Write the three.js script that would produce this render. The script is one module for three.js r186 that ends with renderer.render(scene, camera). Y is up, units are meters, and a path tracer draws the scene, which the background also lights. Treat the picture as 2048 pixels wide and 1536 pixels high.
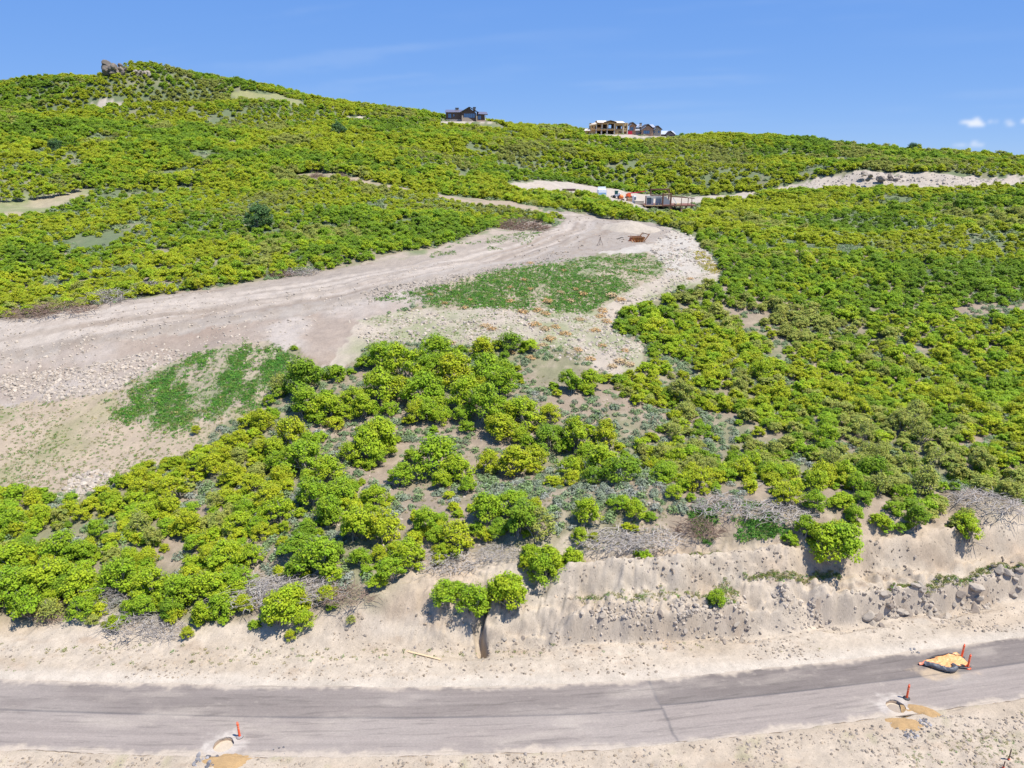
import * as THREE from 'three';
import { mergeGeometries, mergeVertices } from 'three/addons/utils/BufferGeometryUtils.js';

// ───────────── camera, sky, sun, exposure ─────────────
const scene = new THREE.Scene();
const EYE = 36, PITCH = 18 * Math.PI / 180, FOCAL = 1444;
const camera = new THREE.PerspectiveCamera(2 * Math.atan(768 / FOCAL) * 180 / Math.PI, 4 / 3, 0.5, 6000);
camera.position.set(0, EYE, 0);
camera.rotation.set(-PITCH, 0, 0);
const renderer = new THREE.WebGLRenderer({ antialias: true });
renderer.setSize(1024, 768);
renderer.toneMapping = THREE.LinearToneMapping;
renderer.toneMappingExposure = 1.4;
renderer.shadowMap.enabled = true;
const SUN = new THREE.Vector3(0.37, 0.90, 0.16).normalize();
const sun = new THREE.DirectionalLight(new THREE.Color(1.0, 0.955, 0.88), 5.0);
sun.position.copy(SUN).multiplyScalar(600); sun.target.position.set(0, 0, 0);
sun.castShadow = true; sun.shadow.radius = 1;
Object.assign(sun.shadow.camera, { left: -500, right: 500, top: 500, bottom: -500, near: 10, far: 1400 });
scene.add(sun, sun.target);

// ───────────── numbers ─────────────
function rng(seed) { let a = seed >>> 0; return () => { a = (a + 0x6D2B79F5) | 0; let t = Math.imul(a ^ (a >>> 15), 1 | a); t = (t + Math.imul(t ^ (t >>> 7), 61 | t)) ^ t; return ((t ^ (t >>> 14)) >>> 0) / 4294967296; }; }
const clamp = (x, a = 0, b = 1) => Math.min(b, Math.max(a, x));
const mix = (a, b, t) => a + (b - a) * t;
const smooth = (a, b, x) => { const t = clamp((x - a) / (b - a)); return t * t * (3 - 2 * t); };
function hash(ix, iy, s) { let h = Math.imul(ix, 374761393) ^ Math.imul(iy, 668265263) ^ Math.imul(s + 11, 2246822519); h = Math.imul(h ^ (h >>> 13), 1274126177); return ((h ^ (h >>> 16)) >>> 0) / 4294967296; }
function vnoise(x, y, s = 0) {
  const ix = Math.floor(x), iy = Math.floor(y), fx = x - ix, fy = y - iy, u = fx * fx * (3 - 2 * fx), v = fy * fy * (3 - 2 * fy);
  return mix(mix(hash(ix, iy, s), hash(ix + 1, iy, s), u), mix(hash(ix, iy + 1, s), hash(ix + 1, iy + 1, s), u), v);
}
function fbm(x, y, oct = 3, s = 0) { let a = 0, w = 0.5, n = 0; for (let i = 0; i < oct; i++) { a += w * vnoise(x, y, s + i * 7); n += w; x = x * 2.03 + 17.1; y = y * 2.03 - 9.7; w *= 0.5; } return a / n; }   // 0..1
const mix3 = (a, b, t) => [mix(a[0], b[0], t), mix(a[1], b[1], t), mix(a[2], b[2], t)];

// ───────────── sky: blue air, pale towards the horizon, thin cirrus, a few small clouds low down ─────────────
{
  const CLOUDS = [[0.546, 0.027, 0.018, 0.0052, 0.95], [0.575, 0.027, 0.006, 0.003, 0.6], [0.590, 0.029, 0.010, 0.005, 0.9], [0.540, 0.0045, 0.016, 0.004, 0.5], [0.95, 0.03, 0.03, 0.008, 0.9], [-0.9, 0.05, 0.03, 0.008, 0.8], [1.6, 0.06, 0.05, 0.012, 0.8], [2.5, 0.04, 0.05, 0.01, 0.8], [3.6, 0.05, 0.05, 0.01, 0.8], [-2.2 + 6.283, 0.06, 0.05, 0.01, 0.8]];
  const W = 2048, Hh = 1024, data = new Float32Array(W * Hh * 4);
  for (let j = 0; j < Hh; j++) {
    const el = ((j + 0.5) / Hh - 0.5) * Math.PI;               // first row looks straight down
    for (let i = 0; i < W; i++) {
      const az = ((i + 0.5) / W - 0.5) * 2 * Math.PI, s = Math.max(0, Math.sin(el));
      const g = Math.pow(1 - s, 5.0), g2 = Math.exp(-s * 26);
      let c = mix3([0.078, 0.205, 0.56], [0.185, 0.355, 0.68], g);
      c = mix3(c, [0.29, 0.43, 0.64], g2 * 0.7);
      const dx = Math.cos(el) * Math.cos(az), dz = Math.cos(el) * Math.sin(az);
      if (el > 0.01) {                                          // cirrus sheet
        const k = 1 / (Math.sin(el) + 0.09), px = dx * k, pz = dz * k;
        const q = smooth(0.46, 0.80, fbm(px * 1.1 + pz * 0.5 + 5, pz * 3.6 - px * 1.4, 5, 3)) * smooth(0.4, 0.7, fbm(px * 0.7 + 3, pz * 0.7, 3, 31));
        c = mix3(c, [0.40, 0.50, 0.68], q * 0.14 * smooth(0.0, 0.08, el));
      }
      for (const [ca, ce, w, h, k] of CLOUDS) {                 // small fair weather clouds near the horizon
        let da = (az + Math.PI / 2 - ca) / w; const de = (el - ce) / h; if (Math.abs(da) > 2 || Math.abs(de) > 3) continue;
        const q = Math.exp(-da * da - de * de * (de < 0 ? 2.6 : 1)) + (fbm(az * 110, el * 210, 4, 77) - 0.5) * 1.5;
        c = mix3(c, [0.62, 0.66, 0.74], smooth(0.40, 0.66, q) * k);
      }
      const o = (j * W + i) * 4; data[o] = c[0]; data[o + 1] = c[1]; data[o + 2] = c[2]; data[o + 3] = 1;
    }
  }
  const t = new THREE.DataTexture(data, W, Hh, THREE.RGBAFormat, THREE.FloatType);
  t.mapping = THREE.EquirectangularReflectionMapping; t.magFilter = t.minFilter = THREE.LinearFilter; t.wrapS = THREE.RepeatWrapping; t.needsUpdate = true;
  scene.background = t; scene.environment = t;
}

// ───────────── naming ─────────────
const taken = new Map();
function numbered(name) { const n = taken.get(name) ?? 0; taken.set(name, n + 1); return n ? `${name}_${String(n).padStart(3, '0')}` : name; }
function tag(o, label, category, group, kind) { o.userData = { label }; if (category) o.userData.category = category; if (group) o.userData.group = group; if (kind) o.userData.kind = kind; return o; }
function shadows(o) { o.castShadow = o.receiveShadow = true; return o; }
function part(parent, name, geo, material, label) { const m = shadows(new THREE.Mesh(geo, material)); m.name = name; if (label) m.userData.label = label; parent.add(m); return m; }
function thing(name, label, category, pos, turn = 0, group) { const o = new THREE.Group(); o.name = numbered(name); o.position.set(...pos); o.rotation.y = turn; tag(o, label, category, group); scene.add(o); return o; }
function single(name, geo, material, label, category, pos, turn = 0, group) { const m = shadows(new THREE.Mesh(geo, material)); m.name = numbered(name); m.position.set(...pos); m.rotation.y = turn; tag(m, label, category, group); scene.add(m); return m; }
function struct(name, geo, material, label) { const m = shadows(new THREE.Mesh(geo, material)); m.name = numbered(name); m.userData = { kind: 'structure', label }; scene.add(m); return m; }
function stuff(name, geo, material, count, label) { const m = shadows(new THREE.InstancedMesh(geo, material, count)); m.name = numbered(name); m.userData = { kind: 'stuff', label }; scene.add(m); return m; }
function copyOf(src, name, label, group, category) { const c = src.clone(); c.name = numbered(name); c.userData = { label, category: category ?? src.userData.category }; if (group) c.userData.group = group; scene.add(c); return c; }
const M = (color, rough = 0.85, extra = {}) => new THREE.MeshStandardMaterial({ color: new THREE.Color().setRGB(...color), roughness: rough, ...extra });

// ───────────── terrain: sight lines of the photograph, each with its distance ─────────────
const cp = Math.cos(PITCH), sp = Math.sin(PITCH);
function ray(px, py) { const x = (px - 1024) / FOCAL, y = (768 - py) / FOCAL; return [x, y * cp - sp, -(cp + y * sp)]; }
const profiles = [      // [pixel column, [[pixel row, distance] or [pixel row, 0, height] ...]]
  [-420, [[1420, 0, 0], [1330, 0, 0.1], [1200, 0, 1.2], [1000, 95], [800, 124], [690, 140], [660, 152], [560, 185], [450, 235], [390, 265], [310, 330], [240, 420], [165, 560]]],
  [0, [[1500, 0, 0], [1358, 0, 0], [1275, 0, 0.2], [1230, 0, 0.9], [1120, 0, 2.0], [980, 85], [800, 107], [735, 113], [655, 124], [630, 132], [520, 168], [410, 236], [385, 252], [330, 290], [240, 390], [157, 545]]],
  [250, [[1510, 0, 0], [1366, 0, 0], [1275, 0, 0.2], [1235, 0, 1.0], [1120, 0, 2.3], [950, 79], [800, 96], [730, 105], [640, 117], [600, 127], [500, 168], [395, 238], [375, 254], [310, 305], [210, 430], [127, 520]]],
  [500, [[1513, 0, 0], [1371, 0, 0], [1288, 0, 0.2], [1240, 0, 1.1], [1120, 0, 2.7], [950, 73], [800, 88], [700, 99], [625, 112], [565, 128], [480, 168], [380, 236], [355, 256], [300, 310], [220, 420], [160, 500]]],
  [720, [[1513, 0, 0], [1374, 0, 0], [1286, 0, 0.2], [1212, 0, 2.2], [1110, 0, 3.4], [950, 68], [800, 83], [690, 97], [625, 108], [578, 117], [535, 132], [505, 141], [430, 182], [372, 238], [352, 256], [300, 310], [240, 410], [200, 465]]],
  [930, [[1509, 0, 0], [1372, 0, 0], [1284, 0, 0.2], [1208, 0, 2.4], [1110, 0, 3.7], [950, 67], [800, 82], [690, 96], [610, 109], [552, 119], [520, 140], [490, 152], [440, 182], [400, 236], [380, 256], [320, 310], [262, 400], [232, 450]]],
  [1130, [[1502, 0, 0], [1366, 0, 0], [1280, 0, 0.2], [1213, 0, 2.0], [1186, 0, 2.3], [1120, 0, 3.9], [950, 66], [800, 81], [690, 96], [610, 113], [530, 132], [490, 155], [440, 200], [418, 214], [392, 262], [360, 300], [310, 350], [272, 430], [252, 480]]],
  [1290, [[1492, 0, 0], [1358, 0, 0], [1277, 0, 0.2], [1212, 0, 2.1], [1175, 0, 2.4], [1120, 0, 4.0], [950, 67], [800, 84], [690, 100], [600, 120], [505, 148], [480, 165], [445, 196], [425, 262], [398, 300], [375, 330], [320, 385], [285, 440], [266, 480]]],
  [1430, [[1482, 0, 0], [1347, 0, 0], [1274, 0, 0.2], [1212, 0, 2.2], [1172, 0, 2.5], [1108, 0, 4.2], [950, 69], [800, 88], [690, 106], [600, 124], [540, 142], [490, 170], [455, 212], [415, 285], [385, 322], [372, 332], [320, 390], [285, 450], [266, 490]]],
  [1640, [[1450, 0, 0], [1324, 0, 0], [1258, 0, 0.2], [1188, 0, 2.4], [1156, 0, 2.7], [1085, 0, 4.8], [950, 72], [800, 93], [700, 112], [600, 134], [500, 172], [430, 240], [395, 300], [378, 330], [360, 337], [320, 400], [279, 470]]],
  [1850, [[1425, 0, 0], [1297, 0, 0], [1226, 0, 0.2], [1172, 0, 2.2], [1148, 0, 2.5], [1070, 0, 5.0], [950, 77], [800, 99], [700, 119], [600, 144], [500, 185], [430, 245], [385, 310], [372, 328], [352, 336], [330, 380], [298, 450]]],
  [2048, [[1398, 0, 0], [1272, 0, 0], [1200, 0, 0.2], [1130, 0, 2.8], [1100, 0, 3.1], [1040, 0, 5.2], [930, 84], [800, 104], [700, 124], [600, 150], [500, 190], [430, 250], [380, 320], [366, 335], [354, 342], [335, 390], [311, 445]]],
  [100, [[168, 535], [235, 400]]], [165, [[163, 522]]], [205, [[143, 518]]], [330, [[124, 520]]], [420, [[144, 512]]], [600, [[189, 490]]], [830, [[218, 462]]], [1040, [[245, 465]]], [1540, [[271, 480]]], [1760, [[291, 462]]],
  [2460, [[1330, 0, 0], [1200, 0, 0.2], [1100, 0, 2.5], [1000, 0, 5], [900, 97], [800, 116], [700, 140], [600, 168], [500, 210], [430, 270], [380, 345], [350, 400], [330, 450]]],
];
const KA = 0.42, nodes = [];
for (const [px, list] of profiles) {
  let last;
  for (const [py0, d0, tall] of list) { const py = py0 + (d0 && d0 === list[list.length - 1][1] ? (px < 180 ? 32 : 9) : 0), r = ray(px, py), hz = Math.hypot(r[0], r[2]), d = d0 || (EYE - tall) / -r[1] * hz; last = [Math.atan2(r[0], -r[2]) * KA, Math.log(d), r[1] / hz]; nodes.push(last); }
  for (const [f, drop] of [[1.15, 0.018], [1.5, 0.06], [2.2, 0.09]]) nodes.push([last[0], last[1] + Math.log(f), last[2] - drop]);   // the land falls away behind each skyline
}
const tps = (() => {
  const n = nodes.length, N = n + 3, A = Array.from({ length: N }, () => new Float64Array(N + 1));
  const U = (r2) => r2 < 1e-12 ? 0 : 0.5 * r2 * Math.log(r2);
  for (let i = 0; i < n; i++) {
    for (let j = 0; j < n; j++) A[i][j] = U((nodes[i][0] - nodes[j][0]) ** 2 + (nodes[i][1] - nodes[j][1]) ** 2);
    A[i][i] += 2e-5;
    A[i][n] = A[n][i] = 1; A[i][n + 1] = A[n + 1][i] = nodes[i][0]; A[i][n + 2] = A[n + 2][i] = nodes[i][1]; A[i][N] = nodes[i][2];
  }
  for (let c = 0; c < N; c++) {
    let p = c; for (let r = c + 1; r < N; r++) if (Math.abs(A[r][c]) > Math.abs(A[p][c])) p = r;
    [A[c], A[p]] = [A[p], A[c]];
    for (let r = c + 1; r < N; r++) { const f = A[r][c] / A[c][c]; if (f) for (let k = c; k <= N; k++) A[r][k] -= f * A[c][k]; }
  }
  const w = new Float64Array(N);
  for (let r = N - 1; r >= 0; r--) { let s = A[r][N]; for (let k = r + 1; k < N; k++) s -= A[r][k] * w[k]; w[r] = s / A[r][r]; }
  const qx = Float64Array.from(nodes, (v) => v[0]), qy = Float64Array.from(nodes, (v) => v[1]);
  return (x, y) => { let s = w[n] + w[n + 1] * x + w[n + 2] * y; for (let i = 0; i < n; i++) { const dx = x - qx[i], dy = y - qy[i], r2 = dx * dx + dy * dy; if (r2 > 1e-12) s += w[i] * 0.5 * r2 * Math.log(r2); } return s; };
})();
const AZ_MOST = 0.88;
// cached on a fine polar grid, as the exact sum is slow
const GA = 260, GD = 620, lnA = Math.log(33), lnB = Math.log(1300), cache = new Float32Array((GA + 1) * (GD + 1));
for (let i = 0; i <= GA; i++) for (let j = 0; j <= GD; j++) cache[i * (GD + 1) + j] = tps((i / GA * 2 - 1) * AZ_MOST * KA, lnA + (lnB - lnA) * j / GD);
function landRaw(x, z) {
  const d = Math.hypot(x, z), az = Math.atan2(x, -z);
  const a = clamp(az, -AZ_MOST, AZ_MOST), dd = clamp(d, 34, 1290);
  const u = clamp((a / AZ_MOST + 1) / 2 * GA, 0, GA - 1e-4), v = clamp((Math.log(dd) - lnA) / (lnB - lnA) * GD, 0, GD - 1e-4), i = Math.floor(u), j = Math.floor(v), fu = u - i, fv = v - j, o = i * (GD + 1) + j;
  let h = EYE + mix(mix(cache[o], cache[o + 1], fv), mix(cache[o + GD + 1], cache[o + GD + 2], fv), fu) * dd;
  if (d < 37) h = mix(0, h, smooth(33, 37, d));
  if (d > 1290) h = mix(h, -40, smooth(1290, 2600, d));
  const over = Math.abs(az) - AZ_MOST;
  if (over > 0) h *= 1 - 0.9 * smooth(0, 1.2, over);
  return h;
}

// the paved road: far and near edge as z over x
function onLevel(px, py, y = 0) { const r = ray(px, py), t = (y - EYE) / r[1]; return [r[0] * t, r[2] * t]; }
function edgeCurve(pix) {
  const p = pix.map(([a, b]) => onLevel(a, b)).sort((a, b) => a[0] - b[0]), n = p.length;
  const m = p.map((_, i) => { const a = p[Math.max(0, i - 1)], b = p[Math.min(n - 1, i + 1)]; return (b[1] - a[1]) / (b[0] - a[0]); });
  return (x) => {
    if (x <= p[0][0]) return p[0][1] + m[0] * (x - p[0][0]);
    if (x >= p[n - 1][0]) return p[n - 1][1] + m[n - 1] * (x - p[n - 1][0]);
    let i = 0; while (x > p[i + 1][0]) i++;
    const h = p[i + 1][0] - p[i][0], t = (x - p[i][0]) / h, t2 = t * t, t3 = t2 * t;
    return (2 * t3 - 3 * t2 + 1) * p[i][1] + (t3 - 2 * t2 + t) * h * m[i] + (-2 * t3 + 3 * t2) * p[i + 1][1] + (t3 - t2) * h * m[i + 1];
  };
}
const zFar = edgeCurve([[-350, 1349], [0, 1358], [350, 1367], [700, 1373], [1000, 1371], [1300, 1358], [1700, 1318], [2048, 1272], [2400, 1218]]);
const zNear = edgeCurve([[-300, 1488], [0, 1500], [320, 1511], [640, 1514], [1000, 1507], [1300, 1492], [1700, 1444], [2048, 1398], [2400, 1345]]);
const PITS = [[447, 1489, 0.62], [1806, 1433, 0.62]].map(([a, b, r]) => { const [x, z] = onLevel(a, b); return [x, Math.min(z, zNear(x) - r - 0.22), r]; });
const GULLY = onLevel(962, 1272);
// levelled pads of the distant houses: where the sight line of their base reaches the given distance
const PADS = [['dark', 932, 243, 438, 17], ['framed', 1216, 269, 452, 16], ['gabled', 1288, 270, 468, 15], ['low', 1337, 274, 474, 10]].map(([name, px, py, d, w]) => { const r = ray(px, py), k = d / Math.hypot(r[0], r[2]); return { name, x: r[0] * k, y: EYE + r[1] * k, z: r[2] * k, w }; });
const padDist = (p, x, z) => Math.hypot(Math.max(0, Math.abs(x - p.x) - p.w * 0.8), z > p.z + 2.5 ? z - p.z - 2.5 : z < p.z - 10 ? p.z - 10 - z : 0);
function land(x, z) {
  let h = landRaw(x, z);
  const d = Math.hypot(x, z);
  const uF = zFar(x) - z, uN = z - zNear(x), out = Math.max(uF, uN);      // metres outside the pavement, negative on it
  if (out < 8) { const lift = uF > uN ? smooth(2.2, 4.4, uF + (fbm(x * 0.3, z * 0.3, 2, 5) - 0.5) * 1.4) : 0; h = mix(0.03, h, lift); }
  // relief
  const far = smooth(70, 300, d);
  h += (fbm(x * 0.09, z * 0.09, 3, 21) - 0.5) * mix(0.9, 2.6, far) * smooth(5, 16, out);
  h += (fbm(x * 0.025 + 7, z * 0.025, 3, 22) - 0.5) * 5.0 * smooth(150, 320, d);
  h += (fbm(x * 1.3, z * 1.3, 3, 23) - 0.5) * 0.22 * smooth(0.3, 4, out);
  h += (vnoise(x * 3.1, z * 3.1, 24) - 0.5) * 0.075 * smooth(0.0, 1.0, out);
  if (out < 1.2) {
    const rag = out + (fbm(x * 0.9, z * 0.9, 3, 41) - 0.5) * 0.5;
    h = mix(-0.09, h + 0.012, smooth(-0.10, 0.10, rag));
    if (out < -0.35) h = -0.09;
    for (const [cx, cz, r] of PITS) h = Math.min(h, mix(-0.75, h, smooth(r + 0.1, r + 0.45, Math.hypot(x - cx, z - cz))));
  }
  const gx = Math.abs(x - GULLY[0] - (vnoise(z * 1.1, 3, 8) - 0.5) * 0.5), gz = zFar(x) - z;      // the narrow washed-out slot in the bank
  if (gx < 1.2 && gz > 3 && gz < 9) h -= 1.6 * smooth(0.52, 0.22, gx) * smooth(3.1, 4.2, gz) * smooth(9, 7.2, gz);
  if (d > 100 && d < 240 && z < -80) {                                     // wheel ruts and the berm of the graded road
    const [o, s] = TRACK(x, z);
    if (Math.abs(o) < 9) { const w = o + (fbm(s * 0.05, 2, 2, 55) - 0.5) * 2.2, rut = (c, k) => Math.exp(-(((w - c) / k) ** 2)); h += 0.9 * (-0.16 * (rut(-2.6, 0.4) + rut(-0.8, 0.4) + rut(1.4, 0.45) + rut(3.2, 0.4)) + 0.12 * (rut(-1.7, 0.4) + rut(0.3, 0.5)) + 0.55 * rut(-6.4, 0.9) * fbm(s * 0.3, 1, 3, 56) + 0.4 * rut(5.2, 0.7) * fbm(s * 0.4, 8, 3, 57)); }
  }
  if (d > 400 && d < 520) for (const p of PADS) { const q = padDist(p, x, z); if (q < 16) h = mix(p.y - 0.05, h, smooth(0, 14, q)); }
  // the stepped cut: rock face, narrow terrace, upper face
  {
    const u = zFar(x) - z, k = smooth(2, 5, x) * smooth(2.6, 3.6, u) * smooth(9.4, 8.2, u);
    if (k > 0 && z < 0) {
      const w = u + (fbm(x * 0.33, 11, 3, 47) - 0.5) * 1.1, gap = 1 - smooth(17.5, 19, x) * smooth(24.5, 23, x) * 0.8;
      const t = 0.1 + 2.15 * mix(smooth(3.4, 6.0, w), smooth(3.75, 4.65, w), gap) + 0.35 * smooth(4.7, 6.2, w) + 2.3 * mix(smooth(5.4, 8.6, w), smooth(6.3, 8.2, w), gap);
      h = mix(h, t + (h - landRaw(x, z)), k);
    }
  }
  // broken rock and rills on the cut bank
  const bank = bankMask(x, z);
  if (bank > 0) {
    const rock = rockMask(x, z);
    h += bank * ((fbm(x * 0.85, z * 2.0, 3, 51) - 0.5) * 0.8 + (Math.abs(fbm(x * 1.9 + z * 0.4, z * 0.5, 2, 52) - 0.5) - 0.2) * 0.75 + (Math.abs(fbm(x * 3.4 + z, z * 1.0, 2, 54) - 0.5) - 0.2) * 0.55 + rock * (Math.round(fbm(x * 1.3, z * 1.3, 2, 53) * 7) / 7 - 0.5) * 1.1);
  }
  return h;
}
const TRACK = (() => { const p = [[-260, 715], [0, 672], [250, 640], [500, 603], [700, 570], [850, 541], [1000, 508], [1090, 480], [1150, 456], [1165, 438]].map(([a, b]) => at(a, b)); return (x, z) => { let best = 1e9, off = 0, run = 0, s = 0; for (let i = 0; i + 1 < p.length; i++) { const [ax, az] = p[i], bx = p[i + 1][0] - ax, bz = p[i + 1][1] - az, l = Math.hypot(bx, bz), t = clamp(((x - ax) * bx + (z - az) * bz) / (l * l)), dx = x - ax - bx * t, dz = z - az - bz * t, d = Math.hypot(dx, dz); if (d < best) { best = d; off = Math.sign(bx * dz - bz * dx) * d; s = run + t * l; } run += l; } return [off, s]; }; })();
function bankMask(x, z) { const u = zFar(x) - z; if (u < 2.5 || u > 14) return 0; return smooth(3.6, 5, u) * smooth(12, 9, u) * smooth(-12, -4, x); }
function rockMask(x, z) { const u = zFar(x) - z; return smooth(4.0, 4.7, u) * smooth(7.6, 6.2, u) * Math.max(smooth(17, 24, x), smooth(3, 6, x) * smooth(17, 14, x)); }

// a pixel of the photograph as a place on the land (lift: the sight line meets the land raised by so much)
function at(px, py, lift = 0) {
  const r = ray(px, py), k = Math.hypot(r[0], r[2]); let t0 = 30 / k, t = t0;
  for (; t * k < 1200; t *= 1.012) { if (EYE + r[1] * t < landRaw(r[0] * t, r[2] * t) + lift) break; t0 = t; }
  if (t * k >= 1200) return null;
  let a = t0, b = t;
  for (let i = 0; i < 18; i++) { const m = (a + b) / 2; if (EYE + r[1] * m < landRaw(r[0] * m, r[2] * m) + lift) b = m; else a = m; }
  return [r[0] * b, r[2] * b];
}
function firm(px, py, lift = 0) { for (let k = 0; k < 40; k++) { const p = at(px, py + k * 1.5, lift); if (p) return p; } return [0, -900]; }      // just under the skyline when the pixel is sky
const on = (px, py, lift = 0) => { const p = firm(px, py, lift); return [p[0], land(p[0], p[1]), p[1]]; };
function area(pix) {
  const p = pix.map(([a, b]) => at(a, b)).filter(Boolean); let x0 = 1e9, x1 = -1e9, z0 = 1e9, z1 = -1e9;
  for (const [x, z] of p) { x0 = Math.min(x0, x); x1 = Math.max(x1, x); z0 = Math.min(z0, z); z1 = Math.max(z1, z); }
  return (x, z) => {
    if (x < x0 || x > x1 || z < z0 || z > z1) return false;
    let inside = false;
    for (let i = 0, j = p.length - 1; i < p.length; j = i++) if ((p[i][1] > z) !== (p[j][1] > z) && x < (p[j][0] - p[i][0]) * (z - p[i][1]) / (p[j][1] - p[i][1]) + p[i][0]) inside = !inside;
    return inside;
  };
}
const AREA = {
  track: area([[-260, 690], [0, 642], [110, 628], [250, 608], [420, 578], [560, 556], [660, 536], [800, 514], [880, 505], [960, 480], [1040, 470], [1110, 452], [1125, 436], [1080, 422], [1130, 418], [1200, 428], [1250, 440], [1330, 452], [1345, 466], [1300, 486], [1200, 505], [1080, 530], [960, 550], [820, 580], [730, 604], [640, 625], [560, 640], [400, 660], [200, 690], [0, 730], [-260, 800]]),
  fill: area([[-260, 790], [0, 725], [200, 690], [400, 655], [640, 615], [730, 600], [820, 580], [900, 562], [870, 600], [720, 640], [690, 700], [660, 740], [590, 690], [575, 705], [540, 690], [490, 682], [400, 702], [300, 742], [230, 785], [100, 804], [0, 808], [-260, 860]]),
  grassRoad: area([[715, 604], [800, 585], [860, 572], [1000, 536], [1100, 520], [1220, 506], [1290, 503], [1335, 530], [1330, 552], [1240, 590], [1180, 628], [1050, 625], [850, 612]]),
  grassFill: area([[225, 790], [300, 742], [400, 702], [490, 682], [535, 690], [585, 716], [572, 760], [545, 790], [470, 815], [420, 840], [330, 850], [250, 830]]),
  sparse: area([[-260, 870], [0, 808], [230, 785], [420, 835], [540, 780], [560, 800], [520, 830], [440, 850], [400, 900], [300, 930], [190, 990], [60, 985], [0, 975], [-260, 1010]]),
  rocky: area([[700, 640], [900, 605], [1180, 625], [1330, 545], [1310, 490], [1400, 495], [1440, 545], [1435, 570], [1330, 590], [1230, 625], [1225, 660], [1290, 690], [1285, 730], [1240, 760], [1200, 745], [1150, 700], [1060, 690], [960, 690], [900, 690], [820, 690], [740, 690], [690, 740], [640, 735], [660, 690]]),
  spoil: area([[1180, 502], [1295, 484], [1345, 466], [1330, 452], [1390, 480], [1410, 500], [1440, 545], [1340, 555], [1335, 530], [1290, 503], [1220, 508]]),
  roadside: area([[650, 540], [740, 518], [830, 500], [900, 488], [980, 462], [1060, 440], [1110, 452], [1040, 474], [960, 487], [880, 510], [800, 520]]),
  strip: area([[590, 348], [640, 345], [760, 368], [860, 385], [960, 402], [1020, 408], [1090, 418], [1120, 432], [1120, 436], [1060, 425], [980, 415], [900, 405], [860, 394], [800, 389], [700, 366], [610, 357]]),
  padLeft: area([[-200, 392], [0, 382], [185, 377], [150, 398], [90, 420], [0, 436], [-200, 450]]),
  padSite: area([[1000, 366], [1070, 358], [1150, 366], [1190, 378], [1300, 382], [1420, 384], [1500, 378], [1480, 386], [1390, 392], [1300, 402], [1290, 424], [1225, 412], [1190, 396], [1100, 392], [1040, 386]]),
  cutFar: area([[1470, 382], [1600, 360], [1740, 344], [1850, 347], [2048, 352], [2300, 350], [2300, 366], [2048, 367], [1900, 377], [1700, 378], [1560, 385], [1500, 395], [1400, 406], [1300, 412], [1300, 398], [1400, 388]]),
  padFrame: area([[1160, 270], [1258, 272], [1275, 279], [1250, 284], [1190, 280]]),
  padHouse: area([[860, 240], [930, 242], [985, 247], [940, 250], [880, 246]]),
  padGables: area([[1300, 274], [1400, 274], [1470, 272], [1470, 277], [1380, 279], [1310, 279]]),
  tan: area([[455, 184], [500, 182], [560, 187], [590, 200], [610, 216], [545, 214], [500, 195]]),
  scarA: area([[178, 206], [250, 206], [245, 216], [190, 214]]),
  scarB: area([[680, 229], [760, 230], [765, 235], [690, 234]]),
  scarC: area([[1700, 288], [1800, 291], [1800, 295], [1700, 292]]),
  weeds: area([[1375, 1030], [1450, 1000], [1560, 1010], [1590, 1050], [1560, 1075], [1470, 1080], [1400, 1090]]),
};
const inAny = (names, x, z) => names.some((n) => AREA[n](x, z));
const BARE = ['track', 'fill', 'grassRoad', 'grassFill', 'sparse', 'rocky', 'spoil', 'roadside', 'strip', 'padLeft', 'padSite', 'cutFar', 'padFrame', 'padHouse', 'padGables', 'tan', 'scarA', 'scarB', 'scarC', 'weeds'];

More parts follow.
